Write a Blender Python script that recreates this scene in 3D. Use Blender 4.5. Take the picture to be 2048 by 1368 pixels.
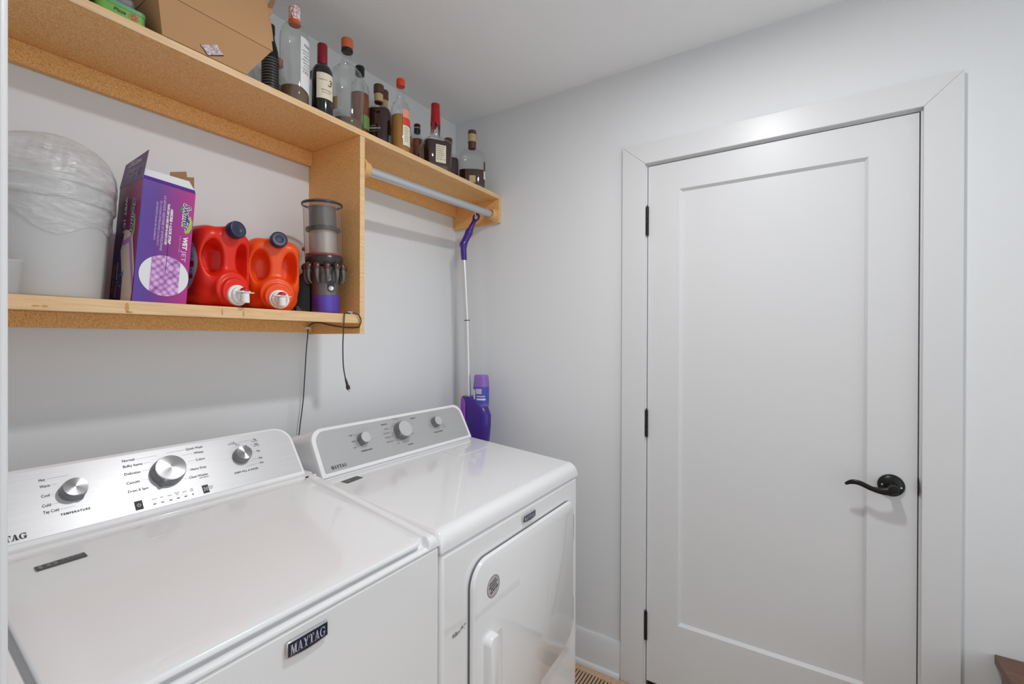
import bpy, bmesh, math, random
import numpy as np
from mathutils import Matrix, Vector
PI = math.pi
SC = bpy.context.scene
COL = SC.collection
for _o in list(bpy.data.objects):
    bpy.data.objects.remove(_o)

# ------------------------------------------------------------------ camera, world, lights, exposure
FPX, YAW, PITCH, ROLL = 918.32, 0.572269, -0.0029065, 0.0032623
def _cam():
    c, s = math.cos, math.sin
    fw = Vector((c(YAW)*c(PITCH), s(YAW)*c(PITCH), s(PITCH)))
    r = Vector((s(YAW), -c(YAW), 0)); u = r.cross(fw)
    r2 = r*c(ROLL) + u*s(ROLL); u2 = u*c(ROLL) - r*s(ROLL)
    cam = bpy.data.cameras.new('camera'); o = bpy.data.objects.new('camera', cam); COL.objects.link(o)
    cam.sensor_width = 36; cam.lens = FPX/2048*36; cam.clip_start = 0.02
    M = Matrix((r2, u2, -fw)).transposed().to_4x4(); M.translation = (0, 0, 1.37)
    o.matrix_world = M
    SC.camera = o
_cam()
W = bpy.data.worlds.new('world'); SC.world = W; W.use_nodes = True
W.node_tree.nodes['Background'].inputs[0].default_value = (0.90, 0.955, 0.99, 1)
W.node_tree.nodes['Background'].inputs[1].default_value = 1.18
SC.view_settings.view_transform = 'Standard'; SC.view_settings.look = 'None'
SC.view_settings.gamma = 1.0; SC.view_settings.exposure = 0.07
SC.view_settings.use_curve_mapping = False
LAMP = (0.92, 0.17, 2.440)
def add_area(name, loc, size, power, color, rot=(0, 0, 0), shape='DISK'):
    l = bpy.data.lights.new(name, 'AREA'); l.shape = shape; l.size = size; l.energy = power; l.color = color
    o = bpy.data.objects.new(name, l); COL.objects.link(o); o.location = loc; o.rotation_euler = rot
    return o
add_area('ceiling_lamp_light', LAMP, 0.12, 12.5, (0.985, 0.99, 1.0))
SC.cycles.max_bounces = 10; SC.cycles.diffuse_bounces = 5; SC.cycles.glossy_bounces = 5
SC.cycles.transparent_max_bounces = 24; SC.cycles.transmission_bounces = 8
SC.cycles.caustics_reflective = False; SC.cycles.caustics_refractive = False

# ------------------------------------------------------------------ room dimensions
XW, YW, ZC = 1.815, 1.515, 2.466
# ------------------------------------------------------------------ materials
def srgb(r, g, b):
    f = lambda v: (v/255/12.92) if v/255 <= 0.04045 else ((v/255+0.055)/1.055)**2.4
    return (f(r), f(g), f(b), 1)
def mat(name, col, rough=0.5, metal=0.0, coat=0.0, spec=0.5, trans=0.0, ior=1.45, sss=0.0):
    m = bpy.data.materials.new(name); m.use_nodes = True
    b = m.node_tree.nodes['Principled BSDF']
    b.inputs['Base Color'].default_value = col if len(col) == 4 else (*col, 1)
    b.inputs['Roughness'].default_value = rough; b.inputs['Metallic'].default_value = metal
    b.inputs['Coat Weight'].default_value = coat; b.inputs['Coat Roughness'].default_value = 0.05
    b.inputs['Specular IOR Level'].default_value = spec
    b.inputs['Transmission Weight'].default_value = trans; b.inputs['IOR'].default_value = ior
    if sss:
        b.inputs['Subsurface Weight'].default_value = sss; b.inputs['Subsurface Radius'].default_value = (.02, .02, .02)
        b.inputs['Subsurface Scale'].default_value = 0.5
    return m
def nd(m, t, **k):
    n = m.node_tree.nodes.new(t)
    for a, v in k.items():
        setattr(n, a, v)
    return n
def lk(m, a, b): m.node_tree.links.new(a, b)
def pb(m): return m.node_tree.nodes['Principled BSDF']
def coords(m, scale=(1, 1, 1), out='Object'):
    tc = nd(m, 'ShaderNodeTexCoord'); mp = nd(m, 'ShaderNodeMapping'); mp.inputs['Scale'].default_value = scale
    lk(m, tc.outputs[out], mp.inputs['Vector']); return mp.outputs['Vector']
def noise(m, vec, scale, detail=4, rough=0.5):
    n = nd(m, 'ShaderNodeTexNoise'); n.inputs['Scale'].default_value = scale; n.inputs['Detail'].default_value = detail
    n.inputs['Roughness'].default_value = rough; lk(m, vec, n.inputs['Vector']); return n.outputs['Fac']
def ramp(m, fac, stops):
    r = nd(m, 'ShaderNodeValToRGB'); e = r.color_ramp.elements
    while len(e) < len(stops): e.new(0.5)
    for i, (p, c) in enumerate(stops):
        e[i].position = p; e[i].color = c
    lk(m, fac, r.inputs['Fac']); return r.outputs['Color']
def bump(m, fac, strength, dist=0.002):
    b = nd(m, 'ShaderNodeBump'); b.inputs['Strength'].default_value = strength; b.inputs['Distance'].default_value = dist
    lk(m, fac, b.inputs['Height']); lk(m, b.outputs['Normal'], pb(m).inputs['Normal'])

def paint(name, col, rough, tex=0.06):
    m = mat(name, col, rough, spec=0.35); v = coords(m); bump(m, noise(m, v, 260, 3), tex, 0.001); return m
M_wall = paint('wall_paint', (.77, .785, .80, 1), 0.6, 0.10)
M_ceil = paint('ceiling_paint', (.92, .93, .94, 1), 0.9, 0.25)
M_trim = paint('trim_paint', (.715, .72, .73, 1), 0.32, 0.02)
M_door = paint('door_paint', (.705, .71, .72, 1), 0.36, 0.03)
M_app = mat('white_enamel', (.83, .83, .84, 1), 0.16, coat=0.9)
M_appin = mat('white_enamel_matte', (.72, .72, .73, 1), 0.4)
M_gapshade = mat('gap_shade_grey', (.16, .16, .165, 1), .6)
M_gap = mat('dark_gap', (.03, .03, .03, 1), 0.8)  # near-black that stands for the shade inside openings
M_black = mat('black_metal', (.006, .006, .006, 1), 0.34, spec=0.4)
M_bronze = mat('dark_bronze', (.018, .013, .010, 1), 0.4, metal=0.3)
M_chrome = mat('chrome', (.72, .72, .73, 1), 0.14, metal=1.0)
M_steel = mat('steel', (.62, .62, .62, 1), 0.3, metal=1.0)
M_ink = mat('black_ink', (.012, .012, .013, 1), 0.5)
M_greyink = mat('grey_ink', (.10, .10, .11, 1), 0.5)
M_white = mat('white_print', (.82, .82, .82, 1), 0.45)
M_silverink = mat('silver_lettering', (.55, .57, .62, 1), .35, metal=.3)
M_navy = mat('navy_badge', (.008, .012, .05, 1), 0.2, coat=0.5)
M_floor = mat('oak_floor', (.5, .33, .2, 1), 0.4)
def wood_grain(m, c1, c2, scale=(2, 40, 40), k=6):
    v = coords(m, scale); f = noise(m, v, k, 6, 0.6); lk(m, ramp(m, f, [(0.3, c1), (0.7, c2)]), pb(m).inputs['Base Color'])
wood_grain(M_floor, srgb(172, 150, 130), srgb(200, 178, 156))
M_vent = mat('oak_vent', (.5, .33, .2, 1), 0.45)
wood_grain(M_vent, srgb(188, 150, 120), srgb(214, 180, 150))
M_walnut = mat('walnut', (.1, .05, .03, 1), 0.4)
wood_grain(M_walnut, srgb(84, 60, 46), srgb(122, 88, 68), (40, 3, 40), 4)
M_walnutg = mat('greyed_walnut', (.1, .05, .03, 1), 0.5)
wood_grain(M_walnutg, srgb(104, 88, 76), srgb(134, 114, 98), (3, 40, 40), 4)
M_pine = mat('pine', (.6, .4, .22, 1), 0.42)
wood_grain(M_pine, srgb(214, 172, 124), srgb(234, 200, 154), (2, 30, 30), 5)
def particle(name, dark, mid, light):
    m = mat(name, mid, 0.5, spec=0.4); v = coords(m)
    vo = nd(m, 'ShaderNodeTexVoronoi'); vo.inputs['Scale'].default_value = 640; lk(m, v, vo.inputs['Vector'])
    sep = nd(m, 'ShaderNodeSeparateColor'); lk(m, vo.outputs['Color'], sep.inputs[0])
    c1 = ramp(m, sep.outputs[0], [(0.0, dark), (0.22, mid), (0.72, mid), (1.0, light)])
    n = noise(m, v, 300, 5, 0.7); c2 = ramp(m, n, [(0.30, (.70, .66, .62, 1)), (0.62, (1, 1, 1, 1))])
    mx = nd(m, 'ShaderNodeMix', data_type='RGBA', blend_type='MULTIPLY'); mx.inputs[0].default_value = 0.75
    lk(m, c1, mx.inputs[6]); lk(m, c2, mx.inputs[7]); lk(m, mx.outputs[2], pb(m).inputs['Base Color'])
    return m
M_part = particle('particle_board', srgb(204, 138, 74), srgb(250, 192, 120), srgb(255, 224, 166))
def brushed(name, col, metal, rough, lo, hi):
    m = mat(name, col, rough, metal=metal); v = coords(m, (3, 500, 500)); f = noise(m, v, 3, 5, 0.65)
    c = ramp(m, f, [(0.3, (col[0]*lo, col[1]*lo, col[2]*lo, 1)), (0.7, (min(1, col[0]*hi), min(1, col[1]*hi), min(1, col[2]*hi), 1))])
    lk(m, c, pb(m).inputs['Base Color']); return m
M_panelw = brushed('brushed_panel', (.60, .60, .61), 0.25, 0.36, 0.90, 1.10)
M_panelshade = brushed('brushed_panel_shaded', (.50, .50, .505), 0.45, 0.36, 0.90, 1.10)  # washer panel metal made darker; the steeper face's shade is in the colour
def radial(name, col, rough):
    m = mat(name, col, rough, metal=1.0); b = pb(m); b.inputs['Anisotropic'].default_value = 1.0
    t = nd(m, 'ShaderNodeTangent', direction_type='RADIAL', axis='Z'); lk(m, t.outputs[0], b.inputs['Tangent']); return m
M_knobface = radial('spun_metal', (.42, .42, .425), 0.34)
M_knobgrey = mat('knob_grey', (.26, .26, .27, 1), 0.3, metal=0.7)
M_knobsilver = mat('knob_silver', (.66, .66, .67, 1), 0.28, metal=0.6)
def thin_glass(name, tint, edge, gloss=1.0, haze=0.0, hazecol=(.8, .8, .8, 1), refl=.6, rough=.04, e0=.72):
    m = bpy.data.materials.new(name); m.use_nodes = True; nt = m.node_tree
    for n in list(nt.nodes): nt.nodes.remove(n)
    out = nd(m, 'ShaderNodeOutputMaterial'); tr = nd(m, 'ShaderNodeBsdfTransparent'); gl = nd(m, 'ShaderNodeBsdfGlossy')
    gl.inputs['Roughness'].default_value = rough; gl.inputs['Color'].default_value = (gloss, gloss, gloss, 1)
    lw = nd(m, 'ShaderNodeLayerWeight'); lw.inputs['Blend'].default_value = 0.35
    lk(m, ramp(m, lw.outputs['Facing'], [(e0, tint), (0.985, edge)]), tr.inputs['Color'])
    l2 = nd(m, 'ShaderNodeLayerWeight'); l2.inputs['Blend'].default_value = 0.5
    pw_ = nd(m, 'ShaderNodeMath', operation='POWER'); lk(m, l2.outputs['Facing'], pw_.inputs[0]); pw_.inputs[1].default_value = 5.0
    fr = nd(m, 'ShaderNodeMath', operation='MULTIPLY_ADD'); lk(m, pw_.outputs[0], fr.inputs[0]); fr.inputs[1].default_value = refl; fr.inputs[2].default_value = .04
    mx = nd(m, 'ShaderNodeMixShader'); lk(m, fr.outputs[0], mx.inputs[0]); lk(m, tr.outputs[0], mx.inputs[1]); lk(m, gl.outputs[0], mx.inputs[2])
    last = mx.outputs[0]
    if haze:
        df = nd(m, 'ShaderNodeBsdfDiffuse'); df.inputs['Color'].default_value = hazecol
        tl = nd(m, 'ShaderNodeBsdfTranslucent'); tl.inputs['Color'].default_value = hazecol
        m1 = nd(m, 'ShaderNodeMixShader'); m1.inputs[0].default_value = 0.35; lk(m, df.outputs[0], m1.inputs[1]); lk(m, tl.outputs[0], m1.inputs[2])
        m2 = nd(m, 'ShaderNodeMixShader'); m2.inputs[0].default_value = haze; lk(m, last, m2.inputs[1]); lk(m, m1.outputs[0], m2.inputs[2]); last = m2.outputs[0]
    lk(m, last, out.inputs[0]); return m
M_glass = thin_glass('clear_glass', (.972, .98, .976, 1), (.30, .34, .33, 1), refl=.7)
M_binglass = thin_glass('smoky_clear_plastic', (.90, .885, .88, 1), (.34, .30, .29, 1), .9, .10, (.62, .58, .56, 1), .8, .04, .55)
M_film = thin_glass('plastic_film', (.95, .95, .95, 1), (.86, .86, .86, 1), 1.0, 0.36, (.90, .90, .90, 1), .7, .26)
def film_wrinkles(m):
    v = coords(m, (1, 1, 1)); mp2 = nd(m, 'ShaderNodeMapping'); mp2.inputs['Scale'].default_value = (8, 8, 34); mp2.inputs['Rotation'].default_value = (.5, .35, 0); lk(m, v, mp2.inputs['Vector'])
    n1 = nd(m, 'ShaderNodeTexNoise'); n1.inputs['Scale'].default_value = 1.0; n1.inputs['Detail'].default_value = 4; n1.inputs['Roughness'].default_value = .55; n1.inputs['Distortion'].default_value = 1.6; lk(m, mp2.outputs[0], n1.inputs['Vector'])
    b = nd(m, 'ShaderNodeBump'); b.inputs['Strength'].default_value = .6; b.inputs['Distance'].default_value = .008; lk(m, n1.outputs['Fac'], b.inputs['Height'])
    for n in m.node_tree.nodes:
        if n.type in ('BSDF_GLOSSY', 'BSDF_DIFFUSE', 'BSDF_TRANSLUCENT'): lk(m, b.outputs[0], n.inputs['Normal'])
    mixes = [n for n in m.node_tree.nodes if n.type == 'MIX_SHADER']
    hz = ramp(m, n1.outputs['Fac'], [(.34, (.26, .26, .26, 1)), (.52, (.42, .42, .42, 1)), (.70, (.80, .80, .80, 1))]); lk(m, hz, mixes[-1].inputs[0])
film_wrinkles(M_film)
M_frost = thin_glass('frosted_plastic', (.9, .9, .9, 1), (.8, .8, .8, 1), 0.6, 0.80, (.80, .80, .80, 1))
M_clearplastic = thin_glass('clear_plastic', (.9, .9, .9, 1), (.6, .6, .6, 1), 1.0, 0.30, (.8, .8, .8, 1))
M_tape = thin_glass('clear_tape', (.985, .985, .985, 1), (.95, .95, .95, 1), 1.0, 0.12, (.92, .92, .92, 1), .1, .25)
def liquid(name, col, tr=0.35, rough=0.08):
    m = mat(name, col, rough, trans=tr, ior=1.15); return m
M_whiskey = liquid('dark_whiskey', (.050, .010, .006, 1), 0.25)
M_amber = liquid('amber_spirit', (.36, .085, .012, 1), 0.4)
M_gold = liquid('gold_liquid', (.62, .27, .035, 1), 0.3)
M_tea = liquid('pale_brown_liquid', (.30, .20, .13, 1), 0.5)
M_olive = liquid('yellow_liquid', (.42, .30, .03, 1), 0.4)
M_winedark = mat('black_green_glass', (.006, .009, .008, 1), 0.07, coat=0.5)
M_label = mat('cream_label', srgb(226, 216, 194), 0.55)
M_labelw = mat('white_label', srgb(226, 226, 226), 0.5)
M_labeltan = mat('tan_label', srgb(196, 168, 122), 0.55)
M_labelbrown = mat('brown_label', srgb(92, 66, 48), 0.5)
M_labelgreen = mat('green_label', srgb(112, 150, 84), 0.5)
M_labelpink = mat('coral_label', srgb(232, 150, 128), 0.5)
M_labelred = mat('red_label', srgb(214, 62, 42), 0.5)
M_labelblack = mat('black_label', (.012, .012, .013, 1), 0.4)
M_woodcap = mat('wood_cap', srgb(92, 62, 44), 0.5)
M_redwax = mat('red_wax', srgb(176, 10, 22), 0.28, coat=0.3)
M_redcap = mat('red_screw_cap', srgb(232, 62, 34), 0.4)
M_orange = mat('orange_cap', srgb(226, 94, 30), 0.4)
M_copper = mat('copper_cap', srgb(206, 104, 62), 0.45)
M_burg = mat('burgundy_foil', srgb(140, 22, 44), 0.35, metal=0.2)
M_blackcap = mat('black_cap', (.01, .01, .01, 1), 0.35)
M_kraft = mat('kraft_card', srgb(190, 146, 104), 0.8)
M_kraft2 = mat('kraft_inner', srgb(150, 112, 78), 0.85)
M_tin = mat('green_tin', srgb(112, 168, 66), 0.3, coat=0.3)
M_tinlid = mat('green_tin_lid', srgb(96, 160, 112), 0.3, coat=0.3)
M_grey = mat('grey_plastic', srgb(108, 104, 106), 0.4)
M_pinkgrey = mat('beige_plastic', srgb(186, 164, 150), 0.5)
M_jug = mat('orange_plastic', srgb(240, 82, 24), 0.34, sss=0.12)
M_jug1 = mat('red_orange_plastic', srgb(226, 40, 20), 0.34, sss=0.12)
M_navycap = mat('navy_cap', srgb(44, 50, 76), 0.42)
M_wplastic = mat('white_plastic', srgb(236, 234, 230), 0.35)
M_redbtn = mat('red_button', srgb(200, 24, 44), 0.35)
M_purple = mat('purple_plastic', srgb(66, 38, 138), 0.30, coat=0.2)
M_lilac = mat('lilac_plastic', srgb(150, 70, 186), 0.35)
M_bottlefluid = mat('lavender_bottle', srgb(140, 104, 188), 0.3, coat=0.2)
M_bottlelabel = mat('blue_label', srgb(74, 84, 178), 0.4)
M_vacgrey = mat('vacuum_grey', srgb(112, 108, 106), 0.28, metal=0.5)
M_vacdark = mat('vacuum_dark', srgb(62, 58, 58), 0.3, metal=0.4)
M_bronzecap = mat('bronze_cap', srgb(98, 74, 68), 0.22, metal=0.6)
M_vacblack = mat('vacuum_black', (.012, .011, .012, 1), 0.22)
M_vacmesh = mat('vacuum_shroud', srgb(190, 180, 172), 0.35, metal=0.5)
M_vacred = mat('vacuum_red', srgb(150, 40, 40), 0.35)
M_vacpurple = mat('vacuum_purple', srgb(92, 70, 176), 0.3, metal=0.2)
M_cable = mat('black_cable', srgb(60, 52, 46), 0.5)
M_galv = mat('galvanised_rod', (.60, .62, .64, 1), 0.34, metal=0.75)
M_turned = mat('turned_pine', srgb(222, 172, 112), 0.45)
M_alu = mat('brushed_aluminium', (.70, .70, .71, 1), 0.33, metal=0.6)
M_lamp = mat('lamp_diffuser', (.9, .88, .84, 1), 0.5)
pb(M_lamp).inputs['Emission Color'].default_value = (1, .93, .85, 1); pb(M_lamp).inputs['Emission Strength'].default_value = 3.0

# ------------------------------------------------------------------ mesh builder
def split_lettering(mb, key, mats_, parent):
    """one part per group of markings on a control panel; key(x, z) names the group"""
    groups = {}
    for f_ in mb.f:
        c = [sum(mb.v[i][a] for i in f_)/len(f_) for a in (0, 2)]; groups.setdefault(key(*c), []).append(f_)
    for (nm, _k), fs in sorted(groups.items()):
        use = sorted({i for f_ in fs for i in f_}); mp = {a: b for b, a in enumerate(use)}
        q = MB(); q.add([mb.v[i] for i in use], [tuple(mp[i] for i in f_) for f_ in fs]); obj(nm, q, mats_, parent, smooth=0)
class MB:
    def __init__(s): s.v = []; s.f = []; s.m = []
    def add(s, vs, fs, mi=0, M=None):
        b = len(s.v)
        s.v += [tuple(M @ Vector(p)) if M is not None else tuple(p) for p in vs]
        s.f += [tuple(i+b for i in f) for f in fs]; s.m += [mi]*len(fs); return s
    def box(s, x0, x1, y0, y1, z0, z1, mi=0, M=None):
        v = [(x0, y0, z0), (x1, y0, z0), (x1, y1, z0), (x0, y1, z0), (x0, y0, z1), (x1, y0, z1), (x1, y1, z1), (x0, y1, z1)]
        return s.add(v, [(0, 3, 2, 1), (4, 5, 6, 7), (0, 1, 5, 4), (1, 2, 6, 5), (2, 3, 7, 6), (3, 0, 4, 7)], mi, M)
    def loft(s, rings, mi=0, cap0=True, cap1=True, closed=True, M=None):
        n = len(rings[0]); vs = [p for r in rings for p in r]; fs = []
        for k in range(len(rings)-1):
            for i in range(n if closed else n-1):
                j = (i+1) % n; fs.append((k*n+i, k*n+j, (k+1)*n+j, (k+1)*n+i))
        if cap0: fs.append(tuple(range(n-1, -1, -1)))
        if cap1: fs.append(tuple(range((len(rings)-1)*n, len(rings)*n)))
        return s.add(vs, fs, mi, M)
    def lathe(s, prof, n=32, sx=1, sy=1, pw=2.0, mi=0, cap0=True, cap1=True, M=None):
        rings = []
        for r, z in prof:
            ring = []
            for i in range(n):
                a = 2*PI*i/n; c, d = math.cos(a), math.sin(a)
                ring.append((sx*r*math.copysign(abs(c)**(2/pw), c), sy*r*math.copysign(abs(d)**(2/pw), d), z))
            rings.append(ring)
        return s.loft(rings, mi, cap0, cap1, M=M)
    def cyl(s, p0, p1, r, n=24, r1=None, mi=0):
        return s.tube([p0, p1], [r, r if r1 is None else r1], n, mi, smooth=False)
    def tube(s, pts, rad, n=10, mi=0, smooth=True, sub=6, flat=None, up=(0, 0, 1)):
        P = [Vector(p) for p in pts]; R = rad if isinstance(rad, (list, tuple)) else [rad]*len(P)
        if smooth and len(P) > 2:
            Q = []; S = []
            for i in range(len(P)-1):
                a, b, c, d = P[max(i-1, 0)], P[i], P[i+1], P[min(i+2, len(P)-1)]
                for k in range(sub):
                    t = k/sub
                    Q.append(0.5*((2*b)+(c-a)*t+(2*a-5*b+4*c-d)*t*t+(3*b-a-3*c+d)*t**3)); S.append(R[i]*(1-t)+R[i+1]*t)
            Q.append(P[-1]); S.append(R[-1]); P, R = Q, S
        rings = []; prev = None
        for i, p in enumerate(P):
            t = (P[min(i+1, len(P)-1)]-P[max(i-1, 0)]).normalized()
            if prev is None:
                u = Vector(up) if abs(t.dot(Vector(up))) < 0.9 else Vector((1, 0, 0))
                a = (u-t*u.dot(t)).normalized()
            else: a = (prev-t*prev.dot(t)).normalized()
            prev = a; b = t.cross(a)
            fa, fb = flat if flat else (1, 1)
            rings.append([tuple(p+a*(R[i]*fa*math.cos(2*PI*k/n))+b*(R[i]*fb*math.sin(2*PI*k/n))) for k in range(n)])
        return s.loft(rings, mi)
    def prism(s, poly, frame, depth, mi=0):
        """poly in (u,v); frame=(origin,U,V,N) extrude from 0 to depth along N"""
        o, U, V, N = [Vector(q) for q in frame]; n = len(poly)
        a = [tuple(o+U*u+V*v) for u, v in poly]; b = [tuple(o+U*u+V*v+N*depth) for u, v in poly]
        return s.add(a+b, [tuple(range(n-1, -1, -1)), tuple(range(n, 2*n))]+[(i, (i+1) % n, n+(i+1) % n, n+i) for i in range(n)], mi)
    def flat(s, poly, frame, off=0.0, mi=0):
        o, U, V, N = [Vector(q) for q in frame]
        return s.add([tuple(o+U*u+V*v+N*off) for u, v in poly], [tuple(range(len(poly)))], mi)
    def height(s, xs, ys, zf, zb):
        nx, ny = len(xs), len(ys); top = [(x, y, zf(x, y)) for y in ys for x in xs]
        fs = [(j*nx+i, j*nx+i+1, (j+1)*nx+i+1, (j+1)*nx+i) for j in range(ny-1) for i in range(nx-1)]
        per = [i for i in range(nx)]+[j*nx+nx-1 for j in range(1, ny)]+[(ny-1)*nx+i for i in range(nx-2, -1, -1)]+[j*nx for j in range(ny-2, 0, -1)]
        b = len(top); low = [(top[i][0], top[i][1], zb) for i in per]; k = len(per)
        fs += [(per[(i+1) % k], per[i], b+i, b+(i+1) % k) for i in range(k)]
        fs.append(tuple(b+i for i in range(k-1, -1, -1)))
        return s.add(top+low, fs)

ROOT = {}
def tag(o, label, cat=None, group=None, kind=None):
    if label: o['label'] = label
    if cat: o['category'] = cat
    if group: o['group'] = group
    if kind: o['kind'] = kind
    return o
def thing(name, label, cat, loc=(0, 0, 0), rotz=0.0, group=None, kind=None, M=None):
    o = bpy.data.objects.new(name, None); COL.objects.link(o); o.empty_display_size = 0.05
    o.matrix_world = M if M is not None else Matrix.Translation(loc) @ Matrix.Rotation(rotz, 4, 'Z')
    ROOT[o] = o.matrix_world.copy()
    return tag(o, label, cat, group, kind)
def obj(name, mb, mats, parent=None, world=True, bevel=0.0, seg=2, smooth=35, label=None, cat=None, group=None, kind=None, sub=0, loc=None):
    me = bpy.data.meshes.new(name); me.from_pydata(mb.v, [], mb.f)
    for m in (mats if isinstance(mats, (list, tuple)) else [mats]): me.materials.append(m)
    me.polygons.foreach_set('material_index', mb.m)
    bm = bmesh.new(); bm.from_mesh(me); bmesh.ops.recalc_face_normals(bm, faces=bm.faces) if name not in NORECALC else None
    bm.to_mesh(me); bm.free()
    o = bpy.data.objects.new(name, me); COL.objects.link(o)
    if parent is not None:
        o.parent = parent; ROOT[o] = ROOT[parent]
        if world: me.transform(ROOT[parent].inverted())
    else:
        if world and loc is not None:
            me.transform(Matrix.Translation(loc).inverted()); o.location = loc
        ROOT[o] = Matrix.Translation(loc) if loc is not None else Matrix.Identity(4)
    if smooth:
        me.polygons.foreach_set('use_smooth', [True]*len(me.polygons)); me.set_sharp_from_angle(angle=math.radians(smooth))
    if bevel:
        b = o.modifiers.new('bevel', 'BEVEL'); b.width = bevel; b.segments = seg; b.limit_method = 'ANGLE'; b.angle_limit = math.radians(40)
        b.harden_normals = False
    if sub:
        b = o.modifiers.new('sub', 'SUBSURF'); b.levels = sub; b.render_levels = sub
    return tag(o, label, cat, group, kind)
NORECALC = set()

# text --------------------------------------------------------------
_DG = None
def text_mesh(body, size, align='LEFT', shear=0.0, offset=0.0, spacing=1.0):
    c = bpy.data.curves.new('t', 'FONT'); c.body = body; c.size = size; c.align_x = align; c.align_y = 'CENTER'
    c.shear = shear; c.offset = offset; c.space_character = spacing; c.resolution_u = 3
    o = bpy.data.objects.new('t', c); COL.objects.link(o)
    dg = bpy.context.evaluated_depsgraph_get(); dg.update()
    me = o.evaluated_get(dg).to_mesh()
    vs = [tuple(v.co) for v in me.vertices]; fs = [tuple(p.vertices) for p in me.polygons]
    o.evaluated_get(dg).to_mesh_clear(); bpy.data.objects.remove(o); bpy.data.curves.remove(c)
    return vs, fs
def put_text(mb, body, size, frame, u, v, off=0.0005, align='LEFT', width=None, mi=0, shear=0.0, bold=0.0, spacing=1.0, rot=0.0):
    vs, fs = text_mesh(body, size, align, shear, bold, spacing)
    if not vs: return
    if width:
        xs = [p[0] for p in vs]; w = max(xs)-min(xs); k = width/w if w > 0 else 1
        x0 = min(xs) if align == 'LEFT' else 0
        vs = [((p[0]-x0)*k, p[1], 0) for p in vs]
    o, U, V, N = [Vector(q) for q in frame]; c, s_ = math.cos(rot), math.sin(rot)
    mb.add([tuple(o+U*(u+p[0]*c-p[1]*s_)+V*(v+p[0]*s_+p[1]*c)+N*off) for p in vs], fs, mi)
def seg(x0, y0, x1, y1, w):
    d = Vector((x1-x0, y1-y0)); n = Vector((-d.y, d.x)).normalized()*w/2
    return [(x0-n.x, y0-n.y), (x1-n.x, y1-n.y), (x1+n.x, y1+n.y), (x0+n.x, y0+n.y)]
def serif_word(mb, frame, u, v, h, width, off=0.0005, mi=0):
    """the slab-serif word on the machines, drawn letter by letter"""
    R = lambda x0, x1, y0, y1: [(x0, y0), (x1, y0), (x1, y1), (x0, y1)]
    t, k = .13, .075
    def M_(): return [R(.10, .20, 0, 1), R(.72, .94, 0, 1), [(.08, 1), (.34, 1), (.58, .18), (.47, .0)], [(.76, 1), (.60, 0), (.47, 0), (.70, 1)], R(0, .30, 0, k), R(.62, 1.04, 0, k), R(0, .22, 1-k, 1), R(.72, 1.04, 1-k, 1)], 1.04
    def A_(): return [[(.12, 0), (.22, 0), (.46, 1), (.40, 1)], [(.56, 0), (.80, 0), (.54, 1), (.38, 1)], R(.24, .62, .28, .28+k), R(0, .32, 0, k), R(.48, .90, 0, k)], .90
    def Y_(): return [[(.06, 1), (.30, 1), (.54, .48), (.36, .40)], [(.72, 1), (.82, 1), (.56, .40), (.44, .46)], R(.34, .56, 0, .48), R(.22, .68, 0, k), R(0, .38, 1-k, 1), R(.60, .90, 1-k, 1)], .90
    def T_(): return [R(.30, .54, 0, 1), R(.02, .82, 1-k*1.3, 1), R(.16, .68, 0, k), R(.02, .10, .68, 1), R(.74, .82, .68, 1)], .84
    def G_():
        p = []
        for i in range(22):
            a0, a1 = math.radians(40+i*290/22), math.radians(40+(i+1)*290/22)
            o, q = (.44, .5), (.24, .43)
            p.append([(.46+o[0]*math.cos(a0), .5+o[1]*math.sin(a0)), (.46+o[0]*math.cos(a1), .5+o[1]*math.sin(a1)), (.46+q[0]*math.cos(a1), .5+q[1]*math.sin(a1)), (.46+q[0]*math.cos(a0), .5+q[1]*math.sin(a0))])
        return p+[R(.64, .86, .06, .42), R(.52, .96, .40, .40+k), R(.78, .86, .66, 1)], .98
    x = 0; polys = []
    for g in (M_, A_, Y_, T_, A_, G_):
        ps, w = g()
        polys += [[(q[0]+x, q[1]) for q in p] for p in ps]; x += w+.02
    s_ = width/x
    for p in polys: mb.flat([(u+q[0]*s_, v+q[1]*h) for q in p], frame, off, mi)
def rrect(x0, x1, y0, y1, r, n=6, rs=None):
    out = []; rs = rs or (r, r, r, r)      # order: bottom-left, bottom-right, top-right, top-left
    for (cx, cy, a0), q in zip(((x0, y0, PI), (x1, y0, 1.5*PI), (x1, y1, 0), (x0, y1, .5*PI)), rs):
        sx = 1 if cx == x0 else -1; sy = 1 if cy == y0 else -1
        ox, oy = cx+sx*q, cy+sy*q
        for i in range(n+1):
            a = a0+i*(PI/2)/n; out.append((ox+q*math.cos(a), oy+q*math.sin(a)))
    return out
def ellipse(cx, cy, rx, ry, n=40, rot=0.0):
    c, s_ = math.cos(rot), math.sin(rot)
    return [(cx+rx*math.cos(2*PI*i/n)*c-ry*math.sin(2*PI*i/n)*s_, cy+rx*math.cos(2*PI*i/n)*s_+ry*math.sin(2*PI*i/n)*c) for i in range(n)]
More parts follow.
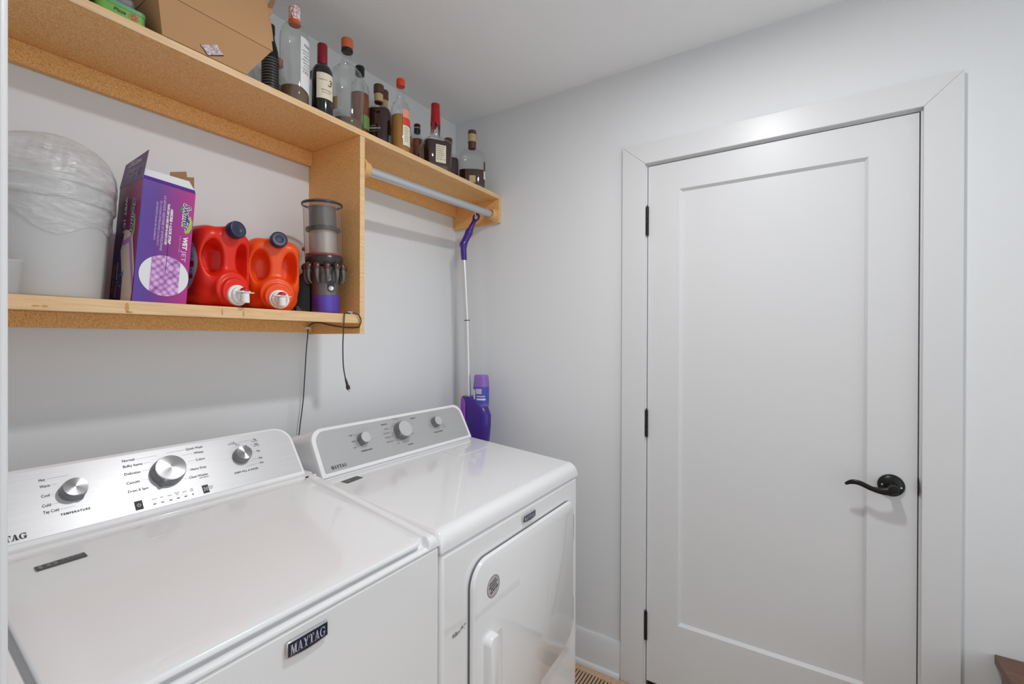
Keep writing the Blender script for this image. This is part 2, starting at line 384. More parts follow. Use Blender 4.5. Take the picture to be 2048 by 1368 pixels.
# signed-distance modelling (surface nets) ---------------------------
def smin(a, b, k): h = np.clip(0.5+0.5*(b-a)/k, 0, 1); return b*(1-h)+a*h-k*h*(1-h)
def smax(a, b, k): return -smin(-a, -b, k)
def sd_rbox(X, Y, Z, c, h, r):
    q = [np.abs(v-cc)-(hh-r) for v, cc, hh in zip((X, Y, Z), c, h)]
    return np.sqrt(sum(np.maximum(a, 0)**2 for a in q))+np.minimum(np.maximum.reduce(q), 0)-r
def sd_ell(X, Y, Z, c, h):
    k = np.sqrt(((X-c[0])/h[0])**2+((Y-c[1])/h[1])**2+((Z-c[2])/h[2])**2); return (k-1)*min(h)
def sd_cap(X, Y, Z, a, b, r0, r1=None):
    r1 = r0 if r1 is None else r1
    a, b = np.array(a), np.array(b); d = b-a; L = d @ d
    t = np.clip(((X-a[0])*d[0]+(Y-a[1])*d[1]+(Z-a[2])*d[2])/L, 0, 1)
    return np.sqrt((X-a[0]-t*d[0])**2+(Y-a[1]-t*d[1])**2+(Z-a[2]-t*d[2])**2)-(r0+(r1-r0)*t)
def sd_cyly(X, Y, Z, cx, cz, r, y0, y1):
    d = np.sqrt((X-cx)**2+(Z-cz)**2)-r; e = np.abs(Y-(y0+y1)/2)-(y1-y0)/2
    return np.minimum(np.maximum(d, e), 0)+np.sqrt(np.maximum(d, 0)**2+np.maximum(e, 0)**2)
def nets(fn, lo, hi, step):
    ax = [np.arange(l, h+step, step) for l, h in zip(lo, hi)]
    X, Y, Z = np.meshgrid(*ax, indexing='ij'); D = fn(X, Y, Z); S = D < 0
    n = [len(a) for a in ax]; cn = (n[0]-1, n[1]-1, n[2]-1)
    cnt = np.zeros(cn); acc = np.zeros(cn+(3,))
    offs = [(i, j, k) for i in (0, 1) for j in (0, 1) for k in (0, 1)]
    sl = lambda A, o: A[o[0]:o[0]+cn[0], o[1]:o[1]+cn[1], o[2]:o[2]+cn[2]]
    for a in offs:
        for d in range(3):
            if a[d]: continue
            b = list(a); b[d] = 1
            da, db = sl(D, a), sl(D, b); cr = (da < 0) != (db < 0)
            t = np.where(cr, da/np.where(cr, da-db, 1), 0); cnt += cr
            for e in range(3): acc[..., e] += np.where(cr, a[e]+(t if e == d else 0), 0)
    idx = -np.ones(cn, int); act = cnt > 0; idx[act] = np.arange(act.sum())
    base = np.stack(np.meshgrid(*[np.arange(c) for c in cn], indexing='ij'), -1)
    V = (base+acc/np.maximum(cnt, 1)[..., None])[act]*step+np.array(lo)
    F = []
    for d in range(3):
        e, g = [q for q in range(3) if q != d]
        A = [slice(1, -1)]*3; A[d] = slice(0, -1); B = list(A); B[d] = slice(1, None)
        s0, s1 = S[tuple(A)], S[tuple(B)]; c = s0 != s1
        P = np.argwhere(c); fl = s0[c]; P[:, e] += 1; P[:, g] += 1
        def at(de, dg):
            Q = P.copy(); Q[:, e] -= de; Q[:, g] -= dg; return idx[Q[:, 0], Q[:, 1], Q[:, 2]]
        q = np.stack([at(1, 1), at(0, 1), at(0, 0), at(1, 0)], 1)
        if d == 1: fl = ~fl
        q[~fl] = q[~fl][:, ::-1]; F.append(q)
    mb = MB(); mb.add([tuple(v) for v in V.tolist()], [tuple(f) for f in np.concatenate(F).tolist()]); return mb

# ================================================================== SETTING
def structure(name, mb, m, bevel=0.0): return obj(name, mb, m, None, bevel=bevel, smooth=30 if bevel else 0, kind='structure')
structure('floor', MB().box(-1.1, XW+.12, -1.9, YW+.1, -.05, 0), M_floor)
structure('ceiling', MB().box(-1.1, XW+.12, -1.9, YW+.1, ZC, ZC+.05), M_ceil)
structure('wall_back', MB().box(-.2, XW+.12, YW, YW+.1, 0, ZC), M_wall)
DY0, DY1, DZ0, DZ1 = -.281, .5345, .028, 2.060       # door opening
w = MB().box(XW, XW+.12, DY1+.02, YW, 0, ZC).box(XW, XW+.12, -1.9, DY0-.02, 0, ZC).box(XW, XW+.12, DY0-.02, DY1+.02, DZ1+.02, ZC)
structure('wall_right', w, M_wall)
structure('wall_light_block', MB().box(-1.1, -1.0, -1.9, .56, 0, ZC).box(-1.0, -.301, .461, .56, 0, ZC), M_wall)  # unseen wall, added to cut the ambient light on the right wall
structure('wall_left', MB().box(-.30, .078, .46, YW, 0, ZC), M_trim, bevel=.004)
# casing around the door, mitred
CX0, CX1 = 1.797, XW
ci0, ci1, co0, co1, czi, czo = -.2855, .5395, -.3725, .6315, 2.0655, 2.1475
def casing():
    mb = MB(); fr = ((CX0, 0, 0), (0, 1, 0), (0, 0, 1), (1, 0, 0)); g = .0004
    mb.prism([(ci1, 0), (co1, 0), (co1, czo), (ci1, czi)], fr, CX1-CX0)
    mb.prism([(co0, 0), (ci0, 0), (ci0, czi), (co0, czo)], fr, CX1-CX0)
    mb.prism([(ci0+g, czi+g), (ci1-g, czi+g), (co1-g, czo), (co0+g, czo)], fr, CX1-CX0)
    return mb
structure('trim_1', casing(), M_trim, bevel=.0012)
# jamb and stop
j = MB().box(XW-.0005, XW+.12, DY1+.0005, DY1+.0195, 0, DZ1).box(XW-.0005, XW+.12, DY0-.0195, DY0-.0005, 0, DZ1).box(XW-.0005, XW+.12, DY0-.0195, DY1+.0195, DZ1+.0005, DZ1+.0195)
j.box(XW+.040, XW+.055, DY1-.012, DY1, 0, DZ1).box(XW+.040, XW+.055, DY0, DY0+.012, 0, DZ1).box(XW+.040, XW+.055, DY0, DY1, DZ1-.012, DZ1)
structure('trim_2', j, M_trim)
def baseboard():
    t, p = .014, [(0, 0), (.014, 0), (.014, .128), (.006, .143), (0, .143)]
    mb = MB()
    mb.loft([[(XW-a, y, b) for a, b in p] for y in (co1+.0005, YW-.001)])
    q = [(.0142, 0), (.030, 0), (.0295, .008), (.026, .016), (.020, .019), (.0142, .020)]
    mb.loft([[(XW-a, y, b) for a, b in q] for y in (co1+.004, YW-.001)])
    return mb
structure('baseboard_right', baseboard(), M_trim, bevel=.001)
# ---- the door
door = thing('door_1', None, None, (XW, .5315, 0), kind='structure')
SY0, SY1, SZ0, SZ1 = -.278, .5315, .030, 2.0565
py0, py1, pz0, pz1 = -.158, .413, .283, 1.950
pq = .0085
def slab():
    mb = MB(); X0, X1 = XW, XW+.036
    outer = [(SY0, SZ0), (SY1, SZ0), (SY1, SZ1), (SY0, SZ1)]; a = [(py0, pz0), (py1, pz0), (py1, pz1), (py0, pz1)]
    b = [(py0+pq, pz0+pq), (py1-pq, pz0+pq), (py1-pq, pz1-pq), (py0+pq, pz1-pq)]
    rings = [[(X1, y, z) for y, z in outer], [(X0, y, z) for y, z in outer], [(X0, y, z) for y, z in a], [(X0+.0125, y, z) for y, z in b]]
    mb.loft(rings); return mb
obj('door_slab', slab(), M_door, door, smooth=20)
g = MB()
for y in (py0, py1):
    for z0, z1 in ((pz1, SZ1), (SZ0, pz0)): g.box(XW-.0002, XW+.001, y-.0004, y+.0004, z0, z1)
obj('panel_joint', g, M_appin, door, smooth=0)
for z0, z1 in ((1.787, 1.899), (.993, 1.098), (.191, .302)):
    h = MB(); n = 5
    for k in range(n):
        a = z0+(z1-z0)*k/n; b = z0+(z1-z0)*(k+1)/n-.0012
        h.cyl((XW-.004, .5335, a), (XW-.004, .5335, b), .0058, 16)
    h.box(XW-.001, XW+.02, .5318, .5343, z0, z1); h.cyl((XW-.004, .5335, z1), (XW-.004, .5335, z1+.006), .004, 12, .002)
    obj('hinge', h, M_bronze, door)
RY, RZ = -.2165, .930
TX = Matrix.Translation((XW, RY, RZ)) @ Matrix.Rotation(-PI/2, 4, 'Y')
hd = MB().lathe([(.0, 0), (.0335, 0), (.0335, .004), (.031, .008), (.024, .0125), (.015, .0145), (.0125, .018), (.0118, .036), (.0130, .042), (.0130, .056), (.0115, .059), (0, .060)], 40, M=TX, cap0=False, cap1=False)
hdo = obj('door_handle', hd, M_black, door, label='black metal lever handle')
lev = MB().tube([(XW-.050, RY-.004, RZ-.001), (XW-.051, RY+.020, RZ-.009), (XW-.052, RY+.050, RZ-.006), (XW-.051, RY+.080, RZ+.006), (XW-.048, RY+.100, RZ+.006), (XW-.043, RY+.116, RZ-.004)],
                [.0128, .0112, .0074, .0076, .0072, .0036], 16, flat=(1.0, .72), up=(0, 0, 1))
obj('lever', lev, M_black, hdo)
for a in (.35, .35+PI):
    sx = MB().lathe([(0, 0), (.0028, 0), (.0028, .0014), (.0018, .0022), (0, .0024)], 12, cap0=False, cap1=False, M=TX @ Matrix.Translation((.024*math.sin(a)*.25, .024*math.cos(a), .0118)))
    obj('screw', sx, M_chrome, hdo)
lt = MB().prism([(-.027, 0), (-.024, .004), (-.015, .008), (0, .0095), (.015, .008), (.024, .004), (.027, 0)], ((XW-.0012, -.2795, .936), (0, 0, 1), (-1, 0, 0), (0, -1, 0)), .0015)
lt.box(XW-.001, XW+.030, -.2806, -.2792, .909, .963)
obj('strike_plate', lt, M_black, door)
lb = MB().box(XW+.004, XW+.018, -.2785, -.2765, .930, .943); obj('latch', lb, M_steel, door)
sw = MB().box(XW+.004, XW+.034, SY0+.003, SY1-.003, .006, .0302); obj('under_door_shade', sw, M_bronze, door)  # dark strip standing for the shade in the gap under the door

# ---- wooden stair tread end let into the right wall
st = thing('stair_tread', 'dark walnut board end standing out from the wall right of the door', 'stair tread', (1.6, -.7, 0))
obj('tread', MB().box(1.30, XW-.001, -1.3, -.4435, .470, .496), M_walnut, st, bevel=.002)
obj('riser', MB().box(1.32, 1.777, -1.28, -.449, 0.0, .4695), M_walnutg, st)

# ---- ceiling lamp (above the frame)
cl = thing('ceiling_light', 'round flush white ceiling light above the machines', 'ceiling light', (LAMP[0], LAMP[1], ZC-.001))
LT = Matrix.Translation((LAMP[0], LAMP[1], 0))
obj('lamp_housing', MB().lathe([(.110, ZC-.0005), (.112, ZC-.006), (.100, ZC-.020), (.072, ZC-.0205), (.070, ZC-.014), (.0005, ZC-.014)], 48, cap0=False, cap1=False, M=LT), M_wplastic, cl)

# ---- floor register
vt = thing('floor_vent', 'slatted oak floor register along the wall beside the dryer', 'floor vent', (1.72, .72, 0))
vx0, vx1, vy0, vy1 = 1.640, 1.784, .50, .86
f = MB().box(vx0, vx1, vy0, vy0+.03, 0, .006).box(vx0, vx1, vy1-.03, vy1, 0, .006).box(vx0, vx0+.03, vy0+.03, vy1-.03, 0, .006).box(vx1-.03, vx1, vy0+.03, vy1-.03, 0, .006)
obj('vent_frame', f, M_vent, vt, bevel=.001)
obj('duct_shade', MB().box(vx0+.03, vx1-.03, vy0+.03, vy1-.03, .0003, .0009), M_gap, vt, smooth=0)  # near-black sheet below the slats; its colour stands for the shade there
n = 22
for k in range(n):
    y = vy0+.031+(vy1-vy0-.062)*(k+.5)/n
    obj('slat', MB().box(vx0+.0305, vx1-.0305, y-.0040, y+.0040, .0011, .005), M_vent, vt, smooth=0)

# ================================================================== SHELF UNIT
su = thing('wall_shelf_unit', 'particle board wall shelf unit with pine edging and a hanging rod', 'shelf', (.9, YW, 1.9))
SL = .080
SX = XW-.001; SYB = YW-.001
us = obj('upper_shelf', MB().box(SL, SX, 1.240, SYB, 2.042, 2.061), M_part, su)
obj('pine_edging', MB().box(SL, SX, 1.235, 1.2398, 2.042, 2.061), M_pine, us, bevel=.0008)
ls = obj('lower_shelf', MB().box(SL, .9955, 1.2485, SYB, 1.435, 1.454), M_part, su)
obj('pine_edging', MB().box(SL, .9955, 1.238, 1.248, 1.425, 1.454), M_pine, ls, bevel=.002)
M_stain = mat('brown_stain', srgb(196, 148, 88), .5)
for x, z, w_, h_ in ((.244, 1.4335, .0060, .0016), (.2565, 1.4335, .0050, .0022), (.384, 1.4385, .0034, .0110), (.389, 1.4292, .0050, .0022), (.576, 1.4395, .0018, .0090), (.628, 1.4380, .0022, .0080)):
    obj('stain', MB().flat(ellipse(x, z, w_, h_, 14), ((0, 1.2379, 0), (1, 0, 0), (0, 0, 1), (0, -1, 0)), .0003), M_stain, ls, smooth=0)
dv = obj('divider_panel', MB().box(.996, 1.015, 1.2395, SYB, 1.3915, 2.0415), M_part, su)
obj('pine_edging', MB().box(.996, 1.015, 1.236, 1.2392, 1.3915, 2.0415), M_pine, dv, bevel=.0008)
eb = obj('end_bracket', MB().box(1.797, SX, 1.237, SYB, 1.9305, 2.0415), M_part, su)
obj('pine_edging', MB().box(1.797, SX, 1.2335, 1.2367, 1.9305, 2.0415), M_pine, eb, bevel=.0008)
obj('wall_cleat', MB().box(SL, .9955, 1.496, SYB, 1.9925, 2.0415), M_part, su)
obj('wall_cleat', MB().box(1.0155, 1.7965, 1.496, SYB, 1.9925, 2.0415), M_part, su)
obj('wall_cleat', MB().box(SL, .9955, 1.496, SYB, 1.397, 1.4345), M_part, su)
rodL, rodR = Vector((1.017, 1.262, 1.9475)), Vector((1.795, 1.262, 1.9685))
obj('hanging_rod', MB().cyl(rodL, rodR, .0165, 32), M_galv, su, label='grey metal hanging rod')
for p, d in ((rodL, 1), (rodR, -1)):
    x0 = 1.0153 if d > 0 else 1.7967
    T = Matrix.Translation((x0, p.y, p.z)) @ Matrix.Rotation(d*PI/2, 4, 'Y')
    prof = [(.0175, 0), (.033, 0), (.033, .008), (.031, .011), (.027, .012), (.026, .030), (.023, .034), (.0175, .034)]
    obj('rod_socket', MB().lathe(prof+[prof[0]], 36, cap0=False, cap1=False, M=T), M_turned, su)
hk = MB().tube([(1.764, 1.333, 2.0415), (1.763, 1.332, 2.02), (1.760, 1.330, 1.995), (1.752, 1.326, 1.972), (1.742, 1.322, 1.957), (1.734, 1.320, 1.956), (1.728, 1.321, 1.963), (1.727, 1.322, 1.970)], .0016, 8)
obj('screw_hook', hk, M_steel, su)

# ================================================================== WASHER
def console_frame(P0, deg):
    t = math.radians(deg)
    return (P0, (1, 0, 0), (0, math.sin(t), math.cos(t)), (0, -math.cos(t), math.sin(t)))
def fpt(fr, u, v, n=0): o, U, V, N = [Vector(q) for q in fr]; return o+U*u+V*v+N*n
def knob(parent, fr, u, v, r, h, face_m, body_m, point_ang, name='knob', mark=None):
    """round knob with a pointer nose; its own z axis is the panel normal"""
    o, U, V, N = [Vector(q) for q in fr]
    R = Matrix((U, V, N)).transposed().to_4x4(); R.translation = o+U*u+V*v
    k = bpy.data.objects.new(name, None)
    mb = MB(); nn = 72
    def ring(rad, z, nose):
        out = []
        for i in range(nn):
            a = 2*PI*i/nn; d = (a-point_ang+PI) % (2*PI)-PI
            b = math.exp(-(d/.13)**2)*nose
            out.append(((rad+b)*math.cos(a), (rad+b)*math.sin(a), z))
        return out
    mb.loft([ring(r*1.10, .0006, r*.17), ring(r*1.10, h*.25, r*.17), ring(r*1.04, h*.8, r*.17), ring(r*1.01, h*.93, r*.15), ring(r*.985, h, r*.02), ring(r*.97, h*1.0, 0)], cap0=True, cap1=True)
    ko = obj(name, mb, body_m, parent, world=False, smooth=40)
    ko.matrix_local = ROOT[parent].inverted() @ R; ROOT[ko] = R
    fc = MB().lathe([(r*.965, h+.0002), (r*.955, h+.0012), (r*.5, h+.0013), (0.0004, h+.0014)], 64, cap0=False, cap1=True)
    f_ = obj('knob_face', fc, face_m, ko, world=False, smooth=60)
    bz = MB().lathe([(r*1.2, .0003), (r*1.18, .0012), (r*1.05, .0014)], 48, cap0=True, cap1=True)
    return ko
def console(parent, fr, u0, u1, v1, rim, r, back, yb, zb, m):
    """rounded housing behind the panel: front outline lofted back along +Y to a smaller outline"""
    ring0 = rrect(u0-rim, u1+rim, -.016, v1+rim*.75, r, 10, rs=(.004, .004, r, r))
    o, U, V, N = [Vector(q) for q in fr]
    def ring(poly, sc, dn, dy, vs=1.0):
        cu, cv = (u0+u1)/2, 0
        return [tuple(o+U*(cu+(a-cu)*sc)+V*(b if b < .01 else .01+(b-.01)*vs)+N*dn+Vector((0, dy, 0))) for a, b in poly]
    mb = MB()
    mb.loft([ring(ring0, .985, .0008, 0), ring(ring0, .996, .0004, 0), ring(ring0, 1.0, -.003, 0), ring(ring0, 1.0, -.006, .010, .985), ring(ring0, .995, -.006, .055, .86), ring(ring0, .985, -.006, back+.03, .70)], cap0=True, cap1=True)
    return obj('console', mb, m, parent, smooth=50)

WX0, WX1, WY0 = .112, .786, .700
wa = thing('washing_machine', 'white top-loading washing machine with silver control panel, left of the dryer', 'washing machine', ((WX0+WX1)/2, 1.05, 0))
obj('cabinet', MB().box(WX0+.002, WX1-.002, WY0, 1.40, .02, .9035), M_app, wa, bevel=.006, seg=3)
obj('foot', MB().cyl((.16, .76, 0), (.16, .76, .021), .018), M_black, wa); obj('foot', MB().cyl((.74, .76, 0), (.74, .76, .021), .018), M_black, wa)
obj('foot', MB().cyl((.16, 1.34, 0), (.16, 1.34, .021), .018), M_black, wa); obj('foot', MB().cyl((.74, 1.34, 0), (.74, 1.34, .021), .018), M_black, wa)
SLP = .147
def deckz(y): return .930+SLP*(min(y, 1.165)-.709)
LX0, LX1, LYF, LYB = .161, .745, .709, 1.148
def wtop(x, y):
    z = deckz(y)+.002
    # recess beneath the lid
    def st(a, b, t): k = min(1, max(0, (t-a)/(b-a))); return k*k*(3-2*k)
    inn = st(LX0-.012, LX0-.004, x)*(1-st(LX1+.004, LX1+.010, x))*(1-st(LYB+.001, LYB+.006, y))
    z -= .0075*inn*st(.705, .712, y) if y >= .705 else 0
    z -= .013*inn*(1-st(.720, .727, y))
    if y < .714: z = min(z, .930+.002-.0195*inn) if inn else z
    z -= .012*inn*(1-st(LX0+.006, LX0+.016, x))
    # round the outer edges
    for d, r in ((y-WY0+.0015, .016), (WX1-x, .018), (x-WX0, .018)):
        if d < r: z -= (r-math.sqrt(max(0, r*r-(r-d)**2)))*1.0
    return max(z, .908)
def span(a, b, n): return [a+(b-a)*i/n for i in range(n+1)]
xs = span(WX0, WX0+.02, 10)+span(WX0+.022, LX0-.013, 3)+span(LX0-.012, LX0-.003, 5)+span(LX0+.002, LX0+.018, 6)+span(LX0+.03, LX1, 13)+span(LX1+.002, LX1+.012, 6)+span(LX1+.014, WX1-.021, 2)+span(WX1-.02, WX1, 10)
ys = span(WY0-.0015, WY0+.016, 12)+span(.7165, .73, 8)+span(.76, LYB-.005, 8)+span(LYB, LYB+.008, 5)+span(1.165, 1.40, 4)
obj('top_deck', MB().height(xs, ys, wtop, .9062), M_app, wa, smooth=50)
def lid():
    mb = MB(); poly = rrect(LX0, LX1, LYF, LYB, .01, 8, rs=(.022, .022, .006, .006)); cx, cy = (LX0+LX1)/2, (LYF+LYB)/2
    def ring(inset, dz):
        out = []
        for x, y in poly:
            fx = cx+(x-cx)*(1-2*inset/(LX1-LX0)); fy = cy+(y-cy)*(1-2*inset/(LYB-LYF)); out.append((fx, fy, deckz(fy)+dz))
        return out
    rr = [ring(.004, -.0095), ring(.0, -.0080), ring(0, -.0035), ring(.0012, -.0012), ring(.004, 0), ring(.030, .0006), ring(.05, -.0006)]
    mb.loft(rr); return mb
lido = obj('lid', lid(), M_app, wa, smooth=50)
def notch_block(x): return MB().box(x-.005, x+.004, LYB-.001, LYB+.0015, deckz(LYB), deckz(LYB)+.0030)
obj('lid_notch_shade', notch_block(.752), M_gap, wa)  # dark block coloured as the shade in the notch at the lid corner
FW = console_frame((0, 1.178, 1.006), 36)
con = console(wa, FW, .150, .7553, .1360, .007, .044, .085, 0, 0, M_app)
NORECALC.add('control_panel')
pan = MB().loft([[tuple(fpt(FW, a, b, .0009)) for a, b in rrect(.150, .7553, 0, .1360, .04, 10, rs=(.003, .003, .040, .040))], [tuple(fpt(FW, a, b, .0016)) for a, b in rrect(.1506, .7547, .0006, .1354, .04, 10, rs=(.003, .003, .040, .040))]], cap0=False)
po = obj('control_panel', pan, M_panelw, con, smooth=0, label='brushed silver control panel')
# strip joining console and deck
sp = MB(); pr = [(1.152, .9975), (1.158, .9955), (1.164, .9945), (1.170, .9965), (1.1745, .999), (1.185, .999), (1.25, .999), (1.25, .980), (1.152, .980)]
sp.loft([[(x, a, b) for a, b in pr] for x in (.122, .782)]); obj('console_base', sp, M_app, wa, bevel=.002)
tx = MB(); T9 = .0026
def lab(s_, u, v, w_, h=.0080, **k): put_text(tx, s_, h, FW, u, v, T9, width=w_, **k)
serif_word(tx, FW, .1630, .0065, .0108, .060, T9)
for s_, u, v, w_ in (('Hot', .2493, .1118, .0085), ('Warm', .2489, .0982, .0142), ('Cool', .2486, .0785, .0115), ('Cold', .2477, .0588, .0118), ('Tap Cold', .2475, .0456, .0215),
                     ('Normal', .3788, .1217, .0212), ('Bulky Items', .3781, .1081, .0340), ('Delicates', .3773, .0902, .0278), ('Casuals', .3769, .0690, .0232), ('Drain & Spin', .3763, .0498, .0352),
                     ('Quick Wash', .5003, .1236, .0357), ('Whites', .5143, .1105, .0205), ('Colors', .5143, .0923, .0191), ('Heavy Duty', .4983, .0705, .0330), ('Clean Washer', .4908, .0515, .0398),
                     ('Max', .6578, .1184, .0075), ('Auto', .6563, .1050, .0095), ('Max', .6563, .0840, .0085), ('Med', .6551, .0635, .0085), ('Auto', .6537, .0506, .0095)): lab(s_, u, v, w_)
for s_, u, v, w_ in (('with affresh', .510, .0455, .0200), ('Low with', .600, .1205, .0105), ('Fabric Softener', .594, .1165, .0220), ('Normal', .610, .1115, .0090), ('Extra Rinse', .6520, .1135, .0150), ('Extra Rinse', .6530, .1000, .0150), ('Hold 3s', .5245, .0195, .0080), ('Start', .5245, .0150, .0065),
                     ('Sense', .4120, .0215, .0088), ('Fill', .4280, .0215, .0042), ('Wash', .4405, .0210, .0084), ('Rinse/', .4550, .0235, .0090), ('Spin', .4565, .0195, .0058), ('Done', .4700, .0215, .0080), ('Lid', .4860, .0245, .0045), ('Lock', .4850, .0205, .0070)): lab(s_, u, v, w_, h=.0046)
put_text(tx, 'TEMPERATURE', .0058, FW, .2699, .0340, T9, width=.0430, bold=.00008, spacing=1.25)
put_text(tx, 'DEEP FILL & RINSE', .0058, FW, .5871, .0372, T9, width=.0575, bold=.00008, spacing=1.2)
def line(u0, v0, u1, v1, t=.00026): tx.flat(seg(u0, v0, u1, v1, t), FW, T9)
for a in ((.2600, .1122, .292, .1128), (.2650, .0985, .273, .0985), (.2620, .0785, .266, .0785), (.2612, .0590, .2715, .0592), (.2712, .0455, .292, .046), (.402, .1215, .441, .1215), (.414, .1081, .427, .1083), (.4072, .0905, .420, .0908), (.402, .0693, .416, .0695), (.4135, .0500, .423, .0505),
          (.461, .123, .498, .1235), (.488, .1105, .512, .1105), (.497, .0923, .511, .0923), (.4935, .0705, .4965, .0705), (.480, .0515, .489, .0515), (.620, .118, .655, .1184), (.645, .105, .654, .105), (.641, .084, .653, .084), (.637, .0635, .652, .0635), (.618, .0485, .652, .0504), (.4123, .0143, .4805, .0143)): line(*a)
for u in (.4150, .4296, .4447, .4592, .4739): tx.flat(rrect(u-.0028, u+.0028, .0092, .0110, .0003, 1), FW, T9)
tx.flat(rrect(.4872, .4898, .0095, .0120, .0003, 1), FW, T9)
split_lettering(tx, lambda x, z: ('brand_lettering', 0) if x < .236 else ('dial_title', int(x > .4)) if z < 1.0385 and (x < .345 or x > .565) else ('dial_lettering', 1) if x < .345 else ('status_lettering', 0) if z < 1.033 and x < .500 else ('start_lettering', 0) if z < 1.033 and x < .565 else ('dial_lettering', 2) if x < .455 else ('dial_lettering', 3) if x < .565 else ('dial_lettering', 4), M_ink, po)
bos = [obj('panel_button', MB().prism(rrect(u0, u1, .0060, .0255, .0008, 2), (fpt(FW, 0, 0, .0016), FW[1], FW[2], FW[3]), .0010), M_ink, wa, smooth=0) for u0, u1 in ((.3815, .3950), (.5100, .5225))]
pw = MB()
def ringpoly(mb, cx, cy, r0, r1, a0, a1, fr, off, n=24):
    for i in range(n):
        p, q = a0+(a1-a0)*i/n, a0+(a1-a0)*(i+1)/n
        mb.flat([(cx+r1*math.cos(p), cy+r1*math.sin(p)), (cx+r1*math.cos(q), cy+r1*math.sin(q)), (cx+r0*math.cos(q), cy+r0*math.sin(q)), (cx+r0*math.cos(p), cy+r0*math.sin(p))], fr, off)
ringpoly(pw, .38825, .0155, .0026, .0034, PI/2+.6, 2.5*PI-.6, FW, .0030); pw.flat(seg(.38825, .0158, .38825, .0198, .0008), FW, .0030)
obj('power_symbol', pw, M_white, bos[0], smooth=0); pw = MB()
for s_ in (((.5125, .0105, .5125, .0205)), ((.5125, .0205, .5165, .0155)), ((.5165, .0155, .5125, .0105)), ((.5180, .0105, .5180, .0205)), ((.5203, .0105, .5203, .0205))): pw.flat(seg(*s_, .0008), FW, .0030)
obj('start_symbol', pw, M_white, bos[1], smooth=0)
knob(wa, FW, .2935, .0772, .0190, .022, M_knobface, M_knobgrey, math.radians(-62))
knob(wa, FW, .4530, .0765, .0300, .026, M_knobface, M_knobgrey, math.radians(-122))
knob(wa, FW, .6150, .0790, .0190, .022, M_knobface, M_knobgrey, math.radians(62))
# sticker on the lid
def lidframe(x, y): 
    V = Vector((0, 1, SLP)).normalized(); return (Vector((x, y, deckz(y))), (1, 0, 0), V, Vector((0, -SLP, 1)).normalized())
sfr = lidframe(.213, 1.074)
so = obj('lid_sticker', MB().flat([(0, 0), (.065, .001), (.064, .0185), (0, .0165)], sfr, .0011), M_greyink, lido, smooth=0, label='dark grey sticker on the lid')
t_ = MB(); put_text(t_, '10', .0155, sfr, .004, .0085, .0016, width=.024, bold=.0004); put_text(t_, 'YEAR', .0075, sfr, .031, .0125, .0016, width=.030, bold=.0002); put_text(t_, 'LIMITED PARTS', .0048, sfr, .031, .0052, .0016, width=.030)
obj('sticker_lettering', t_, mat('sticker_grey', (.24, .24, .25, 1), .5), so, smooth=0)
def badge(parent, x0, x1, z0, z1, y):
    fr = ((0, y, 0), (1, 0, 0), (0, 0, 1), (0, -1, 0))
    def bow(x0, x1, z0, z1, d): 
        xs_ = span(x0, x1, 10); return [(x, z0-d*math.sin(PI*(x-x0)/(x1-x0))) for x in xs_]+[(x, z1) for x in reversed(xs_)]
    fo = Vector((0, y, 0))
    b = obj('badge', MB().prism(bow(x0, x1, z0, z1, .0035), (fo, fr[1], fr[2], fr[3]), .0055), M_chrome, parent, bevel=.0012, smooth=30, label='navy and chrome name badge')
    i = .0022
    obj('badge_face', MB().prism(bow(x0+i, x1-i, z0+i, z1-i, .003), (fo+Vector((0, -.0055, 0)), fr[1], fr[2], fr[3]), .0006), M_navy, b, smooth=30)
    q = MB(); serif_word(q, fr, x0+i*2.4, z0+.0035, (z1-z0)-.0085, (x1-x0)-i*4.8, .0064); obj('badge_lettering', q, M_silverink, b, smooth=0)
badge(wa, .4200, .4945, .8610, .8860, WY0)

# ================================================================== DRYER
DX0, DX1, DYF = .789, 1.527, .700
dr = thing('clothes_dryer', 'white front-loading clothes dryer with silver control panel toned darker for shade, right of the washer', 'dryer', ((DX0+DX1)/2, 1.05, 0))
obj('cabinet', MB().box(DX0+.002, DX1-.002, DYF, 1.40, .02, .8795), M_app, dr, bevel=.012, seg=4)
for x in (.84, 1.47):
    for y in (.76, 1.34): obj('foot', MB().cyl((x, y, 0), (x, y, .022), .018), M_black, dr)
def ddz(y): return .930+.085*(min(y, 1.19)-.718)
def dtop(x, y):
    z = ddz(y)+.001
    for d, r in ((y-DYF+.002, .030), (DX1+.002-x, .022), (x-DX0, .018)):
        if d < r: z -= r-math.sqrt(max(0, r*r-(r-d)**2))
    return max(z, .884)
xs = span(DX0, DX0+.02, 10)+span(DX0+.03, DX1-.03, 16)+span(DX1-.02, DX1+.002, 11)
ys = span(DYF-.002, DYF+.03, 16)+span(.74, 1.19, 10)+[1.25, 1.40]
dtp = obj('top_deck', MB().height(xs, ys, dtop, .8835), M_app, dr, smooth=50)
FD = console_frame((0, 1.163, .990), 28)
dcon = console(dr, FD, .8165, 1.4775, .1205, .0135, .040, .10, 0, 0, M_app)
def slanted(u0, u1, v1, r, ins=0.0):
    p = rrect(u0+ins, u1-ins, -.006+ins, v1-ins, r, 10, rs=(.006, .006, r, r))
    return p
NORECALC.add('control_panel')
pan = MB().loft([[tuple(fpt(FD, a, b, .0009)) for a, b in slanted(.8165, 1.4775, .1215, .036)], [tuple(fpt(FD, a, b, .0014)) for a, b in slanted(.8165, 1.4775, .1215, .036, .0005)]], cap0=False)
po = obj('control_panel', pan, M_panelshade, dcon, smooth=0, label='brushed silver control panel with shade in its colour')
sp = MB(); pr = [(1.145, .9655), (1.152, .9655), (1.158, .968), (1.163, .974), (1.20, .974), (1.25, .972), (1.25, .955), (1.145, .955)]
